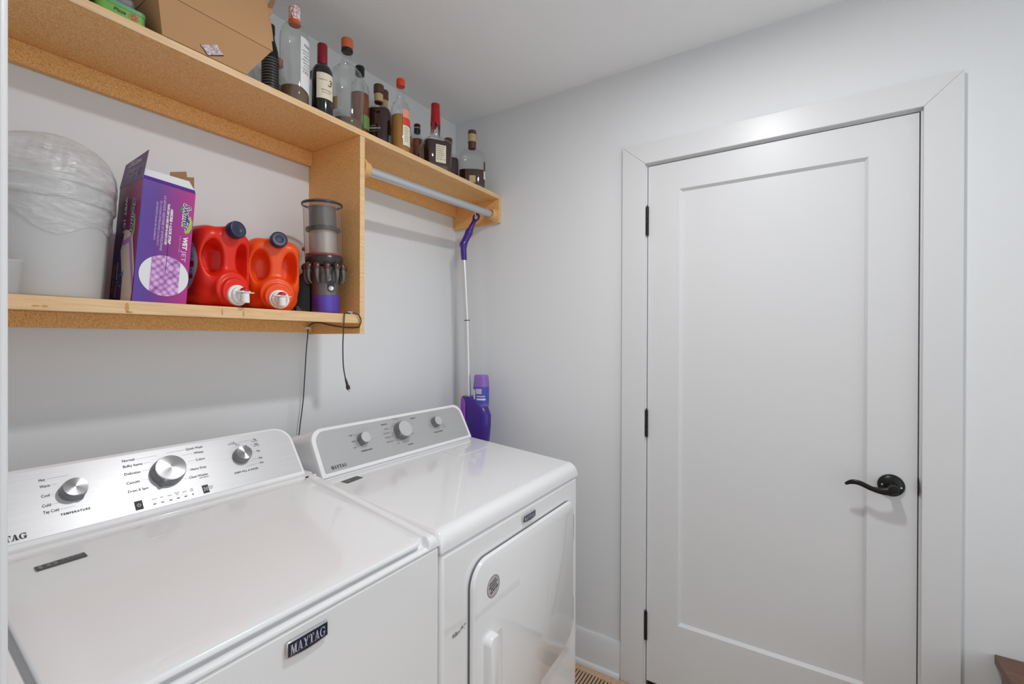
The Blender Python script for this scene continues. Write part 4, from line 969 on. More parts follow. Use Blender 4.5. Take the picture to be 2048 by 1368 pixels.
# ---- mop pad carton
T = Matrix.Translation((.3945, 1.2445, ZL)) @ Matrix.Rotation(math.radians(4.3), 4, 'Y')
sb = thing('mop_pad_box', 'purple and magenta mop pad box with open torn flaps beside the bagged bucket', 'box', M=T)
BW, BD, BH = .104, .138, .2755
mgr = mat('box_print_front', (.3, .05, .3, 1), .32, coat=.15)
v_ = nd(mgr, 'ShaderNodeTexCoord'); sx_ = nd(mgr, 'ShaderNodeSeparateXYZ'); lk(mgr, v_.outputs['Object'], sx_.inputs[0])
mr = nd(mgr, 'ShaderNodeMapRange'); mr.inputs['From Min'].default_value = 0; mr.inputs['From Max'].default_value = BW; lk(mgr, sx_.outputs['X'], mr.inputs['Value'])
lk(mgr, ramp(mgr, mr.outputs[0], [(0, srgb(84, 54, 150)), (.30, srgb(92, 44, 140)), (.62, srgb(140, 34, 128)), (1, srgb(178, 30, 130))]), pb(mgr).inputs['Base Color'])
msd = mat('box_print_side', (.2, .03, .15, 1), .35, coat=.15)
v_ = nd(msd, 'ShaderNodeTexCoord'); sx_ = nd(msd, 'ShaderNodeSeparateXYZ'); lk(msd, v_.outputs['Object'], sx_.inputs[0])
mr = nd(msd, 'ShaderNodeMapRange'); mr.inputs['From Min'].default_value = BD; mr.inputs['From Max'].default_value = 0; lk(msd, sx_.outputs['Y'], mr.inputs['Value'])
lk(msd, ramp(msd, mr.outputs[0], [(0, srgb(74, 30, 78)), (.45, srgb(120, 24, 84)), (1, srgb(158, 40, 104))]), pb(msd).inputs['Base Color'])
M_bxpurple = mat('box_purple', srgb(84, 40, 140), .35); M_bxplum = mat('box_plum', srgb(92, 62, 112), .4); M_bxwhite = mat('box_white_card', srgb(222, 222, 224), .6); M_bxdark = mat('box_deep_purple', srgb(78, 50, 106), .4)
M_cream = mat('pad_cream', srgb(214, 200, 186), .6); M_padlilac = mat('pad_lilac', srgb(178, 122, 184), .6)
sh = MB()
sh.box(0, BW, 0, .0012, 0, BH, 0); sh.box(0, .0012, .0012, BD, 0, BH, 1); sh.box(BW-.0012, BW, .0012, BD, 0, BH, 2); sh.box(.0012, BW-.0012, BD-.0012, BD, 0, BH, 2); sh.box(.0012, BW-.0012, .0012, BD-.0012, 0, .0012, 2)
body = obj('box_body', sh, [mgr, msd, M_bxpurple], sb, world=False, smooth=0)
LF = (Vector((0, BD, 0)), Vector((0, -1, 0)), Vector((0, 0, 1)), Vector((-1, 0, 0)))   # left side: u from back to front
FFr = (Vector((0, 0, 0)), Vector((1, 0, 0)), Vector((0, 0, 1)), Vector((0, -1, 0)))
fl = MB().prism([(.0, 0), (BD-.001, 0), (BD-.003, .0685), (.006, .0585)], (Vector((0, BD, BH+.0002)), (0, -1, 0), Vector((.10, 0, 1)).normalized(), (-1, 0, .1)), .001)
flap = obj('side_flap', fl, M_bxplum, sb, world=False, smooth=0, label='plum flap standing open')
ff = MB().prism([(.0, 0), (BW, 0), (BW-.001, .010), (.001, .010)], (Vector((0, .0012, BH+.0002)), (1, 0, 0), Vector((0, .5, 1)).normalized(), (0, -1, .5)), .0008)
obj('front_flap_fold', ff, M_bxpurple, sb, world=False, smooth=0)
ff = MB().prism([(.002, .0102), (BW-.001, .0102), (BW-.010, .034), (.004, .030)], (Vector((0, .0012, BH+.0002)), (1, 0, 0), Vector((0, .5, 1)).normalized(), (0, -1, .5)), .0008)
obj('front_flap', ff, M_bxwhite, sb, world=False, smooth=0, label='white inside of the front flap')
kf = MB().prism([(.050, -.004), (.103, -.004), (.100, .052), (.085, .047), (.083, .060), (.050, .046)], (Vector((.006, .018, BH-.006)), (1, 0, 0), Vector((0, .06, 1)), (0, 1, 0)), .0010)
obj('torn_flap', kf, M_kraft2, sb, world=False, smooth=0, label='torn brown inner flap')
DOWN = (0, 0, -1)
def logo(parent, fr, u, v, size, wd, name='brand_lettering'):
    """script word running down the face with a swoosh and leaf"""
    o, U, V, N = [Vector(q) for q in fr]
    f2 = (o+U*u+V*v, -V, U, N)            # text x runs down, text up = U
    q = MB(); q.flat([(wd*.40, size*.50), (wd*.62, size*.80), (wd*.86, size*.78), (wd*1.04, size*.50), (wd*1.10, size*.10), (wd*1.02, -size*.10), (wd*.90, size*.30), (wd*.66, size*.46)], f2, .0004)
    sw_ = obj('swoosh', q, mat('lime_print', srgb(156, 186, 62), .4) if 'lime_print' not in bpy.data.materials else bpy.data.materials['lime_print'], parent, world=False, smooth=0)
    q = MB().flat([(wd*.10, -size*.55), (wd*.30, -size*.78), (wd*.36, -size*.50), (wd*.22, -size*.40)], f2, .0004)
    obj('leaf', q, bpy.data.materials.get('leaf_print') or mat('leaf_print', srgb(42, 140, 92), .4), parent, world=False, smooth=0)
    q = MB(); put_text(q, 'Swiffer', size*1.22, f2, 0, 0, .0007, width=wd, bold=size*.075, shear=.28); obj('lettering_outline', q, M_white, parent, world=False, smooth=0)
    q = MB(); put_text(q, 'Swiffer', size*1.18, f2, wd*.012, size*.01, .0011, width=wd*.975, bold=size*.012, shear=.28); obj('lettering', q, mat('navy_print', srgb(26, 30, 84), .4) if 'navy_print' not in bpy.data.materials else bpy.data.materials['navy_print'], parent, world=False, smooth=0)
logo(body, FFr, .0880, .246, .0175, .066)
logo(body, LF, .099, .238, .022, .090)
wq = MB()
def down(q, s_, size, fr, u, v, wd, bold=0.0, shear=0.0, off=.0006):
    o, U, V, N = [Vector(k) for k in fr]; put_text(q, s_, size, (o+U*u+V*v, -V, U, N), 0, 0, off, width=wd, bold=bold, shear=shear)
down(wq, 'WET', .0125, FFr, .0900, .166, .031, .0006)
for s_, size, u, v, wd, bd in (('ABSORB + LOCK STRIP', .0070, .0585, .224, .083, .0003), ('TRAPS DIRT & MESS DEEP IN PAD\u2019S CORE', .0058, .0515, .234, .096, .0002)): down(wq, s_, size, FFr, u, v, wd, bd, .12)
obj('front_lettering', wq, M_white, body, world=False, smooth=0)
wq = MB(); down(wq, 'JET', .0125, FFr, .0895, .133, .027, .0001)
for s_, size, u, v, wd in (('LA BANDE ABSORBE ET EMPRISONNE', .0066, .0435, .250, .128), ('DU COUSSIN EMPRISONNE LA SALET\u00c9 ET', .0052, .0365, .236, .104), ('LES D\u00c9G\u00c2TS DANS SES FILAMENTS', .0052, .0295, .232, .088), ('balai tout usage', .0028, .0800, .166, .040)): down(wq, s_, size, FFr, u, v, wd, 0, .12)
obj('front_lettering', wq, mat('lilac_print', srgb(206, 186, 220), .45), body, world=False, smooth=0)
# oval close-up of the pad
mq = mat('quilted_pad_print', (.6, .4, .6, 1), .5)
v_ = coords(mq, (1, 1, 1)); v_.node.inputs['Rotation'].default_value = (0, .78, 0); wv = nd(mq, 'ShaderNodeTexVoronoi'); wv.inputs['Scale'].default_value = 85; wv.inputs['Randomness'].default_value = .35; lk(mq, v_, wv.inputs['Vector'])
lk(mq, ramp(mq, wv.outputs['Distance'], [(.25, srgb(222, 178, 226)), (.62, srgb(168, 112, 176)), (.8, srgb(112, 62, 128))]), pb(mq).inputs['Base Color'])
mwp = mat('white_pad_print', srgb(224, 224, 226), .5)
ox, oz, orx, orz = .0555, .066, .0485, .0465
ovl = obj('pad_photo', MB().flat(ellipse(ox, oz, orx, orz, 48), FFr, .0005), mwp, body, world=False, smooth=0)
core = [(ox+orx*math.cos(a), oz+orz*math.sin(a)) for a in [math.acos(.60)+i*(PI-math.acos(.60)-math.acos(.56))/16 for i in range(17)]]
core = core+[(x, 2*oz-z) for x, z in reversed(core)]
obj('pad_core', MB().flat(core, FFr, .0009), mq, ovl, world=False, smooth=0)
obj('pointer_line', MB().flat(seg(.0575, .140, .0560, .072, .0011), FFr, .0012), M_bxdark, ovl, world=False, smooth=0)
# left side artwork
art = obj('side_art', MB().flat([(0, 0), (.060, 0), (.066, .05), (.052, .12), (.040, .188), (.012, .188), (0, .150)], LF, .0004), M_bxdark, body, world=False, smooth=0)
pad = obj('pad_picture', MB().flat([(.072, .0), (.131, .0), (.136, .07), (.105, .160), (.062, .168), (.045, .120), (.070, .05)], LF, .0007), M_cream, body, world=False, smooth=0)
obj('pad_stripe', MB().flat([(.056, .130), (.092, .136), (.136, .012), (.136, .050), (.098, .158), (.050, .148)][:3]+[(.136, .044), (.100, .150), (.052, .142)], LF, .0010), M_padlilac, pad, world=False, smooth=0)
q = MB(); ringpoly(q, .060, .050, .012, .015, .6, 5.4, LF, .0012); q.flat([(.062, .064), (.076, .074), (.072, .056)], LF, .0012)
obj('arrow_print', q, mat('blue_print', srgb(70, 140, 190), .4), body, world=False, smooth=0)
q = MB()
for k in range(4): q.flat(rrect(.010, .024, .022+k*.018, .036+k*.018, .002, 2), LF, .0010)
obj('swatch_print', q, mat('brown_print', srgb(150, 100, 80), .5), art, world=False, smooth=0)
q = MB(); down(q, 'WET', .018, LF, .052, .246, .045, .0006); down(q, 'JET', .018, LF, .052, .196, .040); down(q, 'ABSORB + LOCK', .006, LF, .034, .095, .085, .0002)
obj('side_lettering', q, M_white, body, world=False, smooth=0)
FLr = (Vector((-.0003, BD, BH)), Vector((0, -1, 0)), Vector((.10, 0, 1)).normalized(), Vector((-1, 0, .1)).normalized())
q = MB(); put_text(q, 'WETJET', .0150, FLr, .108, .052, .0012, width=.076, rot=PI, bold=.0003); obj('flap_lettering', q, mat('dim_print', srgb(226, 220, 232), .5), flap, world=False, smooth=0)
q = MB(); put_text(q, 'Swiffer', .0240, FLr, .108, .026, .0016, width=.076, rot=PI, bold=.0004, shear=.28); obj('flap_lettering', q, M_bxdark, flap, world=False, smooth=0)
q = MB(); put_text(q, 'Swiffer', .0250, FLr, .109, .026, .0012, width=.078, rot=PI, bold=.0016, shear=.28); obj('flap_lettering_outline', q, bpy.data.materials['dim_print'], flap, world=False, smooth=0)

# ---- bucket in a plastic bag
bc = thing('bucket', 'frosted white plastic bucket on the lower shelf, wrapped in a clear bag', 'bucket', (.278, 1.383, ZL))
BT = Matrix.Translation((.278, 1.383, ZL))
pb_ = [(.001, 0), (.102, 0), (.105, .003), (.1190, .236), (.1190, .238), (.1240, .239), (.1240, .249), (.1190, .250), (.1180, .249), (.1035, .006), (.001, .005)]
obj('bucket_body', MB().lathe(pb_, 64, cap0=False, cap1=False, M=BT), M_frost, bc, smooth=40)
obj('packing', MB().lathe([(.001, .006), (.1005, .006), (.1125, .19), (.095, .225), (.001, .235)], 48, cap0=False, cap1=False, M=BT), mat('pale_contents', (.74, .74, .745, 1), .8), bc, smooth=60)
def bag():
    random.seed(11); n, rows = 150, 64; rings = []
    ph = [(random.randint(2, 19), random.uniform(0, 6.28), random.uniform(1, 6), random.uniform(.4, 1)) for _ in range(16)]
    for j in range(rows+1):
        t = j/rows; ring = []
        for i in range(n):
            a = 2*PI*i/n; wr = sum(w_*math.sin(f_*a+p_+t*k_*3) for f_, p_, k_, w_ in ph)/8
            fine = sum(math.sin((f_*2+9)*a+p_*2-t*k_*7) for f_, p_, k_, w_ in ph[:8])/8
            low = .158+.020*math.sin(2*a+1)+.014*math.sin(5*a+.4)
            topz = .322+.014*math.sin(a+2.6)+.004*math.sin(3*a)
            if t < .62:
                q = t/.62; z = low+(.246-low)*q; r = .1050+.014*z/.236+.0035+.0045*q*q
            else:
                q = (t-.62)/.38; z = .246+(topz-.246)*math.sin(q*PI/2); r = .1272*(math.cos(q*PI/2)**.30) if q < 1 else .0005
            amp = .0050*(1.0 if t > .08 else t/.08)*max(0, 1-max(0, (t-.62)/.25))
            r = max(.0005, r+amp*wr*.45+.0012*fine)
            if .2 < z < .25: r = max(r, .1255)
            r = min(r, .1300)
            z += (.004*fine*(1 if t > .5 else .4)+.006*wr*(1 if t > .62 else .3))*max(0, 1-max(0, (t-.70)/.25))
            ring.append((r*math.cos(a), r*math.sin(a), z))
        rings.append(ring)
    return MB().loft(rings, cap0=False, cap1=True, M=BT)
bg = thing('plastic_bag', 'crumpled clear plastic bag pulled over the rim of the bucket', 'plastic bag', (.278, 1.383, ZL+.15))
NORECALC.add('bag_film')
obj('bag_film', bag(), M_film, bg, smooth=24)
tb = thing('plastic_tub', 'small clear plastic tub at the left end of the lower shelf', 'tub', (.20, 1.2515, ZL))
T2 = [(a, b) for a, b in rrect(.170, .2300, 1.2410, 1.262, .006, 4)]
def tubring(s_, z): return [(.200+(a-.200)*s_, 1.2515+(b-1.2515)*s_, ZL+z) for a, b in T2]
obj('tub_body', MB().loft([tubring(.80, 0), tubring(.82, .002), tubring(.96, .058), tubring(1.02, .059), tubring(1.02, .064), tubring(.94, .064), tubring(.78, .004)]), M_clearplastic, tb, smooth=30)

# ---- detergent jugs
def jug_sdf(X, Y, Z):
    d = sd_rbox(X, Y, Z, (0, .102, .106), (.070, .086, .104), .038)
    d = smin(d, sd_rbox(X, Y, Z, (0, .060, .128), (.0665, .050, .079), .028), .02)           # head that carries the grip
    pocket = np.minimum(sd_ell(X, Y, Z, (-.0405, .012, .126), (.0235, .050, .048)), sd_ell(X, Y, Z, (.0405, .012, .126), (.0235, .050, .048)))
    d = smax(d, -pocket, .010)
    hole = sd_cap(X, Y, Z, (-.034, .046, .105), (.034, .046, .105), .018); hole = np.minimum(hole, sd_cap(X, Y, Z, (-.034, .046, .145), (.034, .046, .145), .018))
    hole = np.minimum(hole, sd_rbox(X, Y, Z, (0, .046, .125), (.050, .018, .022), .010))
    d = smax(d, -hole, .010)
    dome = sd_cyly(X, Y, Z, 0, .046, .042, .000, .10)-.004; d = smin(d, dome, .018)
    d = smin(d, sd_cyly(X, Y, Z, 0, .040, .034, -.012, .02)-.003, .006)
    neck = sd_cap(X, Y, Z, (0.0, .090, .180), (0.0, .014, .199), .020, .0175); d = smin(d, neck, .016)
    seam = np.abs(X)-.0009; d = np.where((Y < .06) & (np.abs(X) < .0030), d-.0008*np.clip(1-np.abs(X)/.003, 0, 1), d)
    return np.maximum(d, -Z+.0)
jm = nets(jug_sdf, (-.078, -.026, -.006), (.078, .200, .228), .0028)
NORECALC.add('jug_body')
def make_jug(label, x, y, rz, m):
    t = thing('detergent_jug', label, 'jug', (x, y, ZL), rz, 'orange detergent jugs lying on the lower shelf')
    jb = obj('jug_body', jm, m, t, world=False, smooth=70)
    jb.data.polygons.foreach_set('use_smooth', [True]*len(jb.data.polygons))
    sm_ = jb.modifiers.new('smooth', 'SMOOTH'); sm_.factor = .5; sm_.iterations = 4
    C = Matrix.Translation((0, -.004, .2015)) @ Matrix.Rotation(math.radians(-8), 4, 'X') @ Matrix.Rotation(PI/2, 4, 'X')
    cp = obj('fill_cap', MB().lathe([(.0190, -.004), (.0215, -.003), (.0225, 0), (.0228, .014), (.0215, .0175), (.0190, .0185), (.0180, .0175), (.0110, .0170), (.0100, .0180), (.0085, .0172), (.0040, .0168), (.0030, .0178), (.0006, .0178)], 40, cap0=True, cap1=False, M=C), M_navycap, t, world=False, smooth=35)
    D = Matrix.Translation((0, -.0135, .0315)) @ Matrix.Rotation(PI/2, 4, 'X')
    tp_ = obj('tap', MB().lathe([(.025, 0), (.0270, .001), (.0270, .007), (.0255, .0085), (.0225, .009), (.0215, .016), (.0155, .018), (.0145, .026), (.0006, .027)], 40, cap0=True, cap1=False, M=D), M_wplastic, t, world=False, smooth=35)
    q = MB().lathe([(.0100, 0), (.0105, .002), (.0100, .024), (.0006, .024)], 28, cap0=True, cap1=False, M=Matrix.Translation((0, -.046, .0115)))
    obj('tap_spout', q, M_wplastic, tp_, world=False, smooth=35)
    q = MB().prism(rrect(-.024, .024, -.0, .018, .006, 5), ((0, -.036, .037), (1, 0, 0), (0, -1, 0), (0, 0, 1)), .0022); q.box(-.012, .012, -.052, -.038, .039, .042)
    obj('tap_lever', q, M_wplastic, tp_, world=False, bevel=.0008)
    q = MB().lathe([(.0110, 0), (.0108, .003), (.0085, .0065), (.0045, .0085), (.0006, .009)], 28, cap0=True, cap1=False, M=Matrix.Translation((0, -.045, .0421)))
    obj('tap_button', q, M_redbtn, tp_, world=False, smooth=50)
    return t
j1 = make_jug('red orange detergent jug with a white tap, pressed against the mop pad box', .618, 1.272, math.radians(10), M_jug1)
j2 = make_jug('bright orange detergent jug with a white tap, next to the vacuum', .750, 1.292, math.radians(-15), M_jug)
jl = MB(); LJ = ((-.0698, .125, 0), (0, -1, 0), (0, 0, 1), (-1, 0, 0))
_J = np.array(jm.v); _J = _J[_J[:, 0] < -.03]
def on_side(u, v, off):
    y = .125-u; k = np.argmin((_J[:, 1]-y)**2+(_J[:, 2]-v)**2+.02*(_J[:, 0]+.09)**2); return (_J[k, 0]-off, y, v)
def side_patch(rings, off):
    q = MB(); n = len(rings[0])
    q.add([on_side(u, v, off) for r in rings for u, v in r], [(k*n+i, k*n+(i+1) % n, (k+1)*n+(i+1) % n, (k+1)*n+i) for k in range(len(rings)-1) for i in range(n)]); return q
lb_ = obj('back_label', side_patch([ellipse(.030, .112, .062*k/9+.001, .075*k/9+.001, 40) for k in range(10)], .0012), mat('label_grey', srgb(196, 194, 200), .45), j1, world=False, smooth=60, label='round pale grey label')
q = MB(); LK = (Vector((-.0720, .125, 0)), Vector((0, -1, 0)), Vector((0, 0, 1)), Vector((-1, 0, 0)))
for k in range(11):
    tv, tf = text_mesh(('directions ', 'lessive HE ', 'ingredients ', 'keep closed ')[k % 4]*2, .0075); w_ = max(p[0] for p in tv)
    q.add([on_side(.024+(k % 3)*.003+p[0]*.052/w_, .168-k*.0085+p[1], .0020) for p in tv], tf)
obj('label_lettering', q, bpy.data.materials['navy_print'], lb_, world=False, smooth=0)
q = MB()
for u0, u1, v0, v1 in ((.060, .084, .100, .114), (.052, .066, .084, .094), (.064, .080, .070, .080)): q.add([on_side(u, v, .0022) for u, v in ((u0, v0), (u1, v0), (u1, v1), (u0, v1))], [(0, 1, 2, 3)])
obj('label_blocks', q, M_redbtn, lb_, world=False, smooth=0)

# ---- cordless vacuum body standing on its end
vT = Matrix.Translation((.925, 1.312, ZL+.0012)) @ Matrix.Rotation(math.radians(-2.6), 4, 'Y') @ Matrix.Rotation(-math.atan2(.925, 1.312), 4, 'Z')
vc = thing('vacuum_cleaner', 'cordless vacuum body with clear dust bin, standing on its purple end beside the divider', 'vacuum', M=vT)
obj('filter_end', MB().lathe([(.038, .0), (.0415, .002), (.0422, .006), (.0422, .056)], 48), M_vacpurple, vc, world=False, smooth=40, label='purple filter end')
q = MB()
for k in range(7):
    z = .010+k*.0058
    for i in range(10):
        a0, a1 = -PI/2-1.15+i*.062, -PI/2-1.15+(i+1)*.062; r = .0426
        q.add([(r*math.cos(a0), r*math.sin(a0), z), (r*math.cos(a1), r*math.sin(a1), z), (r*math.cos(a1), r*math.sin(a1), z+.0018), (r*math.cos(a0), r*math.sin(a0), z+.0018)], [(0, 1, 2, 3)])
obj('filter_vent', q, M_bxdark, vc, world=False, smooth=0)
mot = obj('motor_housing', MB().lathe([(.0420, .0565), (.0420, .094), (.0428, .0945), (.0428, .098), (.0420, .099), (.0420, .128), (.050, .140), (.056, .146)], 48), M_vacgrey, vc, world=False, smooth=40)
bt_ = MB().prism(rrect(-.010, .010, -.018, .018, .0099, 8), ((0.016, -.0385, .086), (1, .30, 0), (0, 0, 1), (.30, -1, 0)), .0035); obj('button_surround', bt_, M_vacblack, vc, world=False, smooth=40)
bt_ = MB().lathe([(.0085, 0), (.0085, .003), (.0070, .0045), (.0006, .005)], 24, cap1=False, M=Matrix.Translation((.0166, -.0422, .0785)) @ Matrix.Rotation(PI/2, 4, 'X')); obj('power_button', bt_, M_chrome, vc, world=False, smooth=40)
for k in range(12):
    a = 2*PI*k/12+.13; c, s_ = math.cos(a), math.sin(a)
    q = MB().tube([(.050*c, .050*s_, .096), (.057*c, .057*s_, .104), (.0595*c, .0595*s_, .122), (.0560*c, .0560*s_, .150)], [.0030, .0042, .0062, .0105], 14, sub=5)
    cy = obj('cyclone', q, M_vacgrey, vc, world=False, smooth=60)
    obj('cyclone_cap', MB().tube([(.0585*c, .0585*s_, .1385), (.0575*c, .0575*s_, .1475), (.0530*c, .0530*s_, .156)], [.0100, .0116, .0088], 14, sub=3), M_bronzecap, cy, world=False, smooth=60)
obj('bin_base', MB().lathe([(.050, .150), (.0560, .158), (.0575, .166), (.0575, .180), (.0560, .182)], 48), M_vacdark, vc, world=False, smooth=40)
obj('red_seal', MB().lathe([(.0545, .1825), (.0545, .189)], 48), M_vacred, vc, world=False, smooth=40)
obj('shroud', MB().lathe([(.0400, .1895), (.0400, .262)], 48), M_vacmesh, vc, world=False, smooth=40)
obj('shroud_collar', MB().lathe([(.0420, .2625), (.0520, .263), (.0525, .272), (.0430, .277)], 48), M_vacdark, vc, world=False, smooth=40)
obj('inner_cone', MB().lathe([(.0415, .2775), (.0405, .330), (.0440, .338)], 48), M_vacgrey, vc, world=False, smooth=40)
obj('dust_bin', MB().lathe([(.0570, .1825), (.0580, .184), (.0575, .330), (.0600, .345), (.0612, .346), (.0612, .352), (.058, .354), (.0006, .3535)], 56, cap0=False, cap1=False), M_binglass, vc, world=False, smooth=40, label='clear plastic dust bin')
obj('bin_rim', MB().lathe([(.0596, .3435), (.0622, .3445), (.0622, .3495), (.0600, .3505)], 56, cap0=False, cap1=False), M_vacdark, vc, world=False, smooth=40)
obj('bin_catch', MB().box(-.018, .022, -.061, -.045, .3445, .3525).box(.026, .034, -.052, -.040, .3445, .3525), M_binglass, vc, world=False, bevel=.002)
obj('bin_latch', MB().lathe([(.006, 0), (.006, .006), (.004, .008)], 20, M=Matrix.Translation((-.0565, .0, .205)) @ Matrix.Rotation(-PI/2, 4, 'Y')), M_vacred, vc, world=False, smooth=40)
hp = [(-.088, .0012), (-.052, .0012), (-.044, .008), (-.040, .145), (-.050, .152), (-.074, .128), (-.090, .100), (-.092, .050), (-.098, .030), (-.096, .012)]
hn = obj('handle', MB().prism(hp, ((0, .030, 0), (1, 0, 0), (0, 0, 1), (0, 1, 0)), .034), M_vacblack, vc, world=False, bevel=.005, seg=3)
obj('grip', MB().tube([(-.072, .044, .040), (-.086, .040, .026), (-.080, .036, .010), (-.060, .034, .007)], .010, 14), M_grey, hn, world=False)

# ================================================================== CABLE
ck = thing('charging_cable', 'thin black charging cable clipped to the shelf, its plug hanging in front of the wall', 'cable', (.96, 1.3, 1.42))
pts = [(.940, 1.440, .93), (.944, 1.492, 1.00), (.950, 1.496, 1.06), (.962, 1.496, 1.15), (.968, 1.496, 1.229), (.973, 1.494, 1.33), (.978, 1.4915, 1.398), (.978, 1.4905, 1.413), (.984, 1.478, 1.428), (.990, 1.440, 1.4305), (.9925, 1.383, 1.421), (.9925, 1.30, 1.412), (.992, 1.240, 1.412), (.990, 1.2290, 1.418), (.9945, 1.2280, 1.432), (.990, 1.2295, 1.448), (.980, 1.2355, 1.4575), (.960, 1.2410, 1.4572), (.942, 1.2370, 1.4575), (.9345, 1.2325, 1.452), (.930, 1.2300, 1.425), (.9275, 1.2300, 1.380), (.9265, 1.23, 1.339), (.929, 1.23, 1.285), (.936, 1.23, 1.250)]
obj('cord', MB().tube(pts, .0019, 8, sub=8), M_cable, ck)
dp = Vector((.010, 0, -.030)).normalized(); p0 = Vector((.936, 1.23, 1.250))
obj('plug_sleeve', MB().tube([p0, p0+dp*.012, p0+dp*.026, p0+dp*.027, p0+dp*.038], [.0024, .0036, .0044, .0062, .0062], 16, smooth=False), M_cable, ck)
obj('plug_tip', MB().tube([p0+dp*.0375, p0+dp*.046], [.0028, .0028], 12, smooth=False), M_steel, ck)
def clip(label, loc, ax):
    t = thing('cable_clip', label, 'cable clip', loc, 0, 'white cable clips')
    if ax == 'top':
        obj('clip_body', MB().box(.952, .972, 1.2388, 1.2432, 1.4592, 1.4612).box(.963, .972, 1.2388, 1.2432, 1.4548, 1.4592), M_wplastic, t, bevel=.0006); nl = ((.9675, 1.241, 1.461), (.9675, 1.241, 1.4618))
    else:
        obj('clip_body', MB().box(.968, .988, 1.4868, 1.4885, 1.4085, 1.4165).box(.968, .9745, 1.4885, 1.4958, 1.4085, 1.4165).box(.9815, .988, 1.4885, 1.4958, 1.4085, 1.4165), M_wplastic, t, bevel=.0006); nl = ((.9845, 1.4872, 1.4125), (.9845, 1.4862, 1.4125))
    obj('nail', MB().cyl(nl[0], nl[1], .0016, 10), M_steel, t)
clip('white cable clip on top of the lower shelf edge by the divider', (.962, 1.241, 1.4546), 'top')
clip('white cable clip under the lower shelf where the cable drops down the wall', (.978, 1.49, 1.4125), 'rail')

# ================================================================== SPRAY MOP
mp = thing('spray_mop', 'purple spray mop with silver pole hanging in the corner behind the dryer', 'mop', (1.70, 1.34, .78))
def mopgrip(X, Y, Z):
    d = sd_cap(X, Y, Z, (1.700, 1.366, 1.752), (1.700, 1.371, 1.822), .0135, .0150)
    d = smin(d, sd_cap(X, Y, Z, (1.700, 1.371, 1.822), (1.716, 1.350, 1.880), .0160, .0165), .012)
    d = smin(d, sd_cap(X, Y, Z, (1.716, 1.350, 1.880), (1.727, 1.330, 1.930), .0155, .0100), .010)
    a = np.array([1.7335, 1.3205, 1.9525]); T_ = np.array([.012, -.022, .052]); T_ = T_/np.linalg.norm(T_); U_ = np.array([.45, -.85, 0]); U_ = U_-T_*(U_@T_); U_ /= np.linalg.norm(U_); N_ = np.cross(T_, U_)
    p, q, r = [sum((v-a[i])*w[i] for i, v in enumerate((X, Y, Z))) for w in (T_, U_, N_)]
    k = np.sqrt((p/1.25)**2+q**2)-.0125; tor = np.sqrt(k*k+r*r)-.0048
    return smin(d, tor, .008)
NORECALC.add('grip_handle')
go = obj('grip_handle', nets(mopgrip, (1.672, 1.286, 1.734), (1.768, 1.398, 1.980), .0026), M_purple, mp, smooth=0)
go.data.polygons.foreach_set('use_smooth', [True]*len(go.data.polygons))
go.modifiers.new('smooth', 'SMOOTH').iterations = 4
obj('trigger', MB().tube([(1.688, 1.372, 1.800), (1.688, 1.376, 1.822), (1.694, 1.370, 1.842)], [.004, .006, .004], 12), M_lilac, go)
obj('upper_pole', MB().cyl((1.700, 1.3665, 1.754), (1.700, 1.3475, 1.4645), .0128, 24), M_alu, mp)
obj('lower_pole', MB().cyl((1.700, 1.3474, 1.4635), (1.700, 1.335, 1.100), .0128, 24), M_alu, mp)
obj('pole_joint', MB().cyl((1.700, 1.3476, 1.4660), (1.700, 1.3473, 1.4620), .0134, 24), M_vacdark, mp)
def mopbody():
    secs = [(.775, 1.305, .040), (.80, 1.303, .046), (.86, 1.299, .058), (.92, 1.291, .070), (.98, 1.288, .0735), (1.03, 1.287, .0735), (1.065, 1.296, .066), (1.092, 1.318, .044), (1.108, 1.330, .033), (1.111, 1.331, .031)]
    rings = []
    for z, yc, h in secs:
        ring = []
        for i in range(40):
            a = 2*PI*i/40; c, s_ = math.cos(a), math.sin(a)
            ring.append((1.700+.034*math.copysign(abs(c)**.75, c), yc+h*math.copysign(abs(s_)**.85, s_), z))
        rings.append(ring)
    return MB().loft(rings)
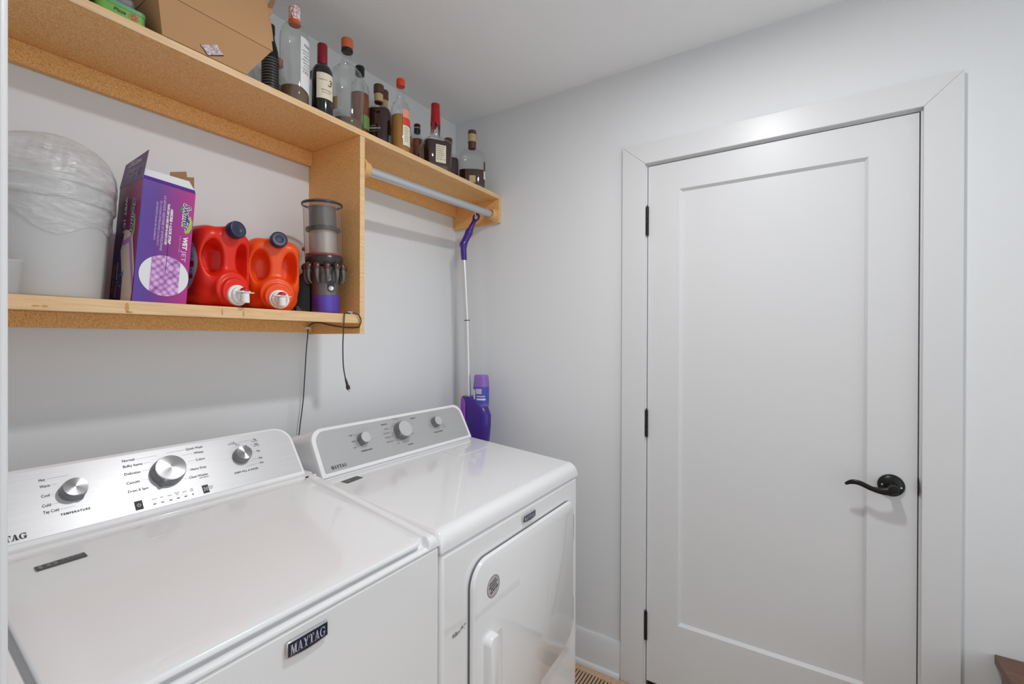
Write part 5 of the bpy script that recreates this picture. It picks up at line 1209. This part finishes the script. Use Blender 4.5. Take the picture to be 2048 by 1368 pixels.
bo = obj('mop_body', mopbody(), M_purple, mp, smooth=50)
obj('catch', MB().tube([(1.671, 1.345, 1.104), (1.6665, 1.343, 1.06), (1.6665, 1.341, 1.018), (1.669, 1.340, 1.004)], [.0130, .0140, .0140, .0110], 18, flat=(1.0, .35), up=(0, 1, 0)), M_lilac, bo)
obj('catch_dimple', MB().lathe([(.0085, 0), (.0085, .0012), (.0060, .0014)], 20, M=Matrix.Translation((1.6635, 1.3415, 1.022)) @ Matrix.Rotation(-PI/2, 4, 'Y')), mat('lilac_dark', srgb(110, 44, 150), .4), bo)
fb = [(.0005, 1.06), (.030, 1.062), (.0365, 1.07), (.0370, 1.165), (.0350, 1.185), (.0330, 1.206), (.0290, 1.212), (.0005, 1.213)]
flu = obj('fluid_bottle', MB().lathe([(r, z) for r, z in fb], 36, .85, 1.0, 2.4, cap0=False, cap1=False, M=Matrix.Translation((1.708, 1.268, 0))), M_bottlefluid, mp, smooth=45)
def bwrap(z0, z1, a0, a1, m, name, par, off=.0006):
    vs = []; n_ = 14
    for z in (z0, z1):
        for i in range(n_+1):
            a = a0+(a1-a0)*i/n_; c, s_ = math.cos(a), math.sin(a); r = .0370+off
            vs.append((1.708+.85*r*math.copysign(abs(c)**(2/2.4), c), 1.268+r*math.copysign(abs(s_)**(2/2.4), s_), z))
    return obj(name, MB().add(vs, [(i, i+1, n_+2+i, n_+1+i) for i in range(n_)]), m, par, smooth=50)
bl = bwrap(1.080, 1.158, 1.9, 4.9, M_bottlelabel, 'bottle_label', flu)
bwrap(1.100, 1.146, 2.35, 2.9, M_labelw, 'label_print', bl, .0010); bwrap(1.126, 1.150, 3.0, 3.7, bpy.data.materials['lilac_print'], 'label_print', bl, .0010); bwrap(1.098, 1.106, 3.1, 4.3, M_labelw, 'label_print', bl, .0010); bwrap(1.112, 1.118, 3.1, 4.2, bpy.data.materials['lilac_print'], 'label_print', bl, .0010)

# tidy: nothing left without its data
for me in list(bpy.data.meshes):
    if me.users == 0: bpy.data.meshes.remove(me)
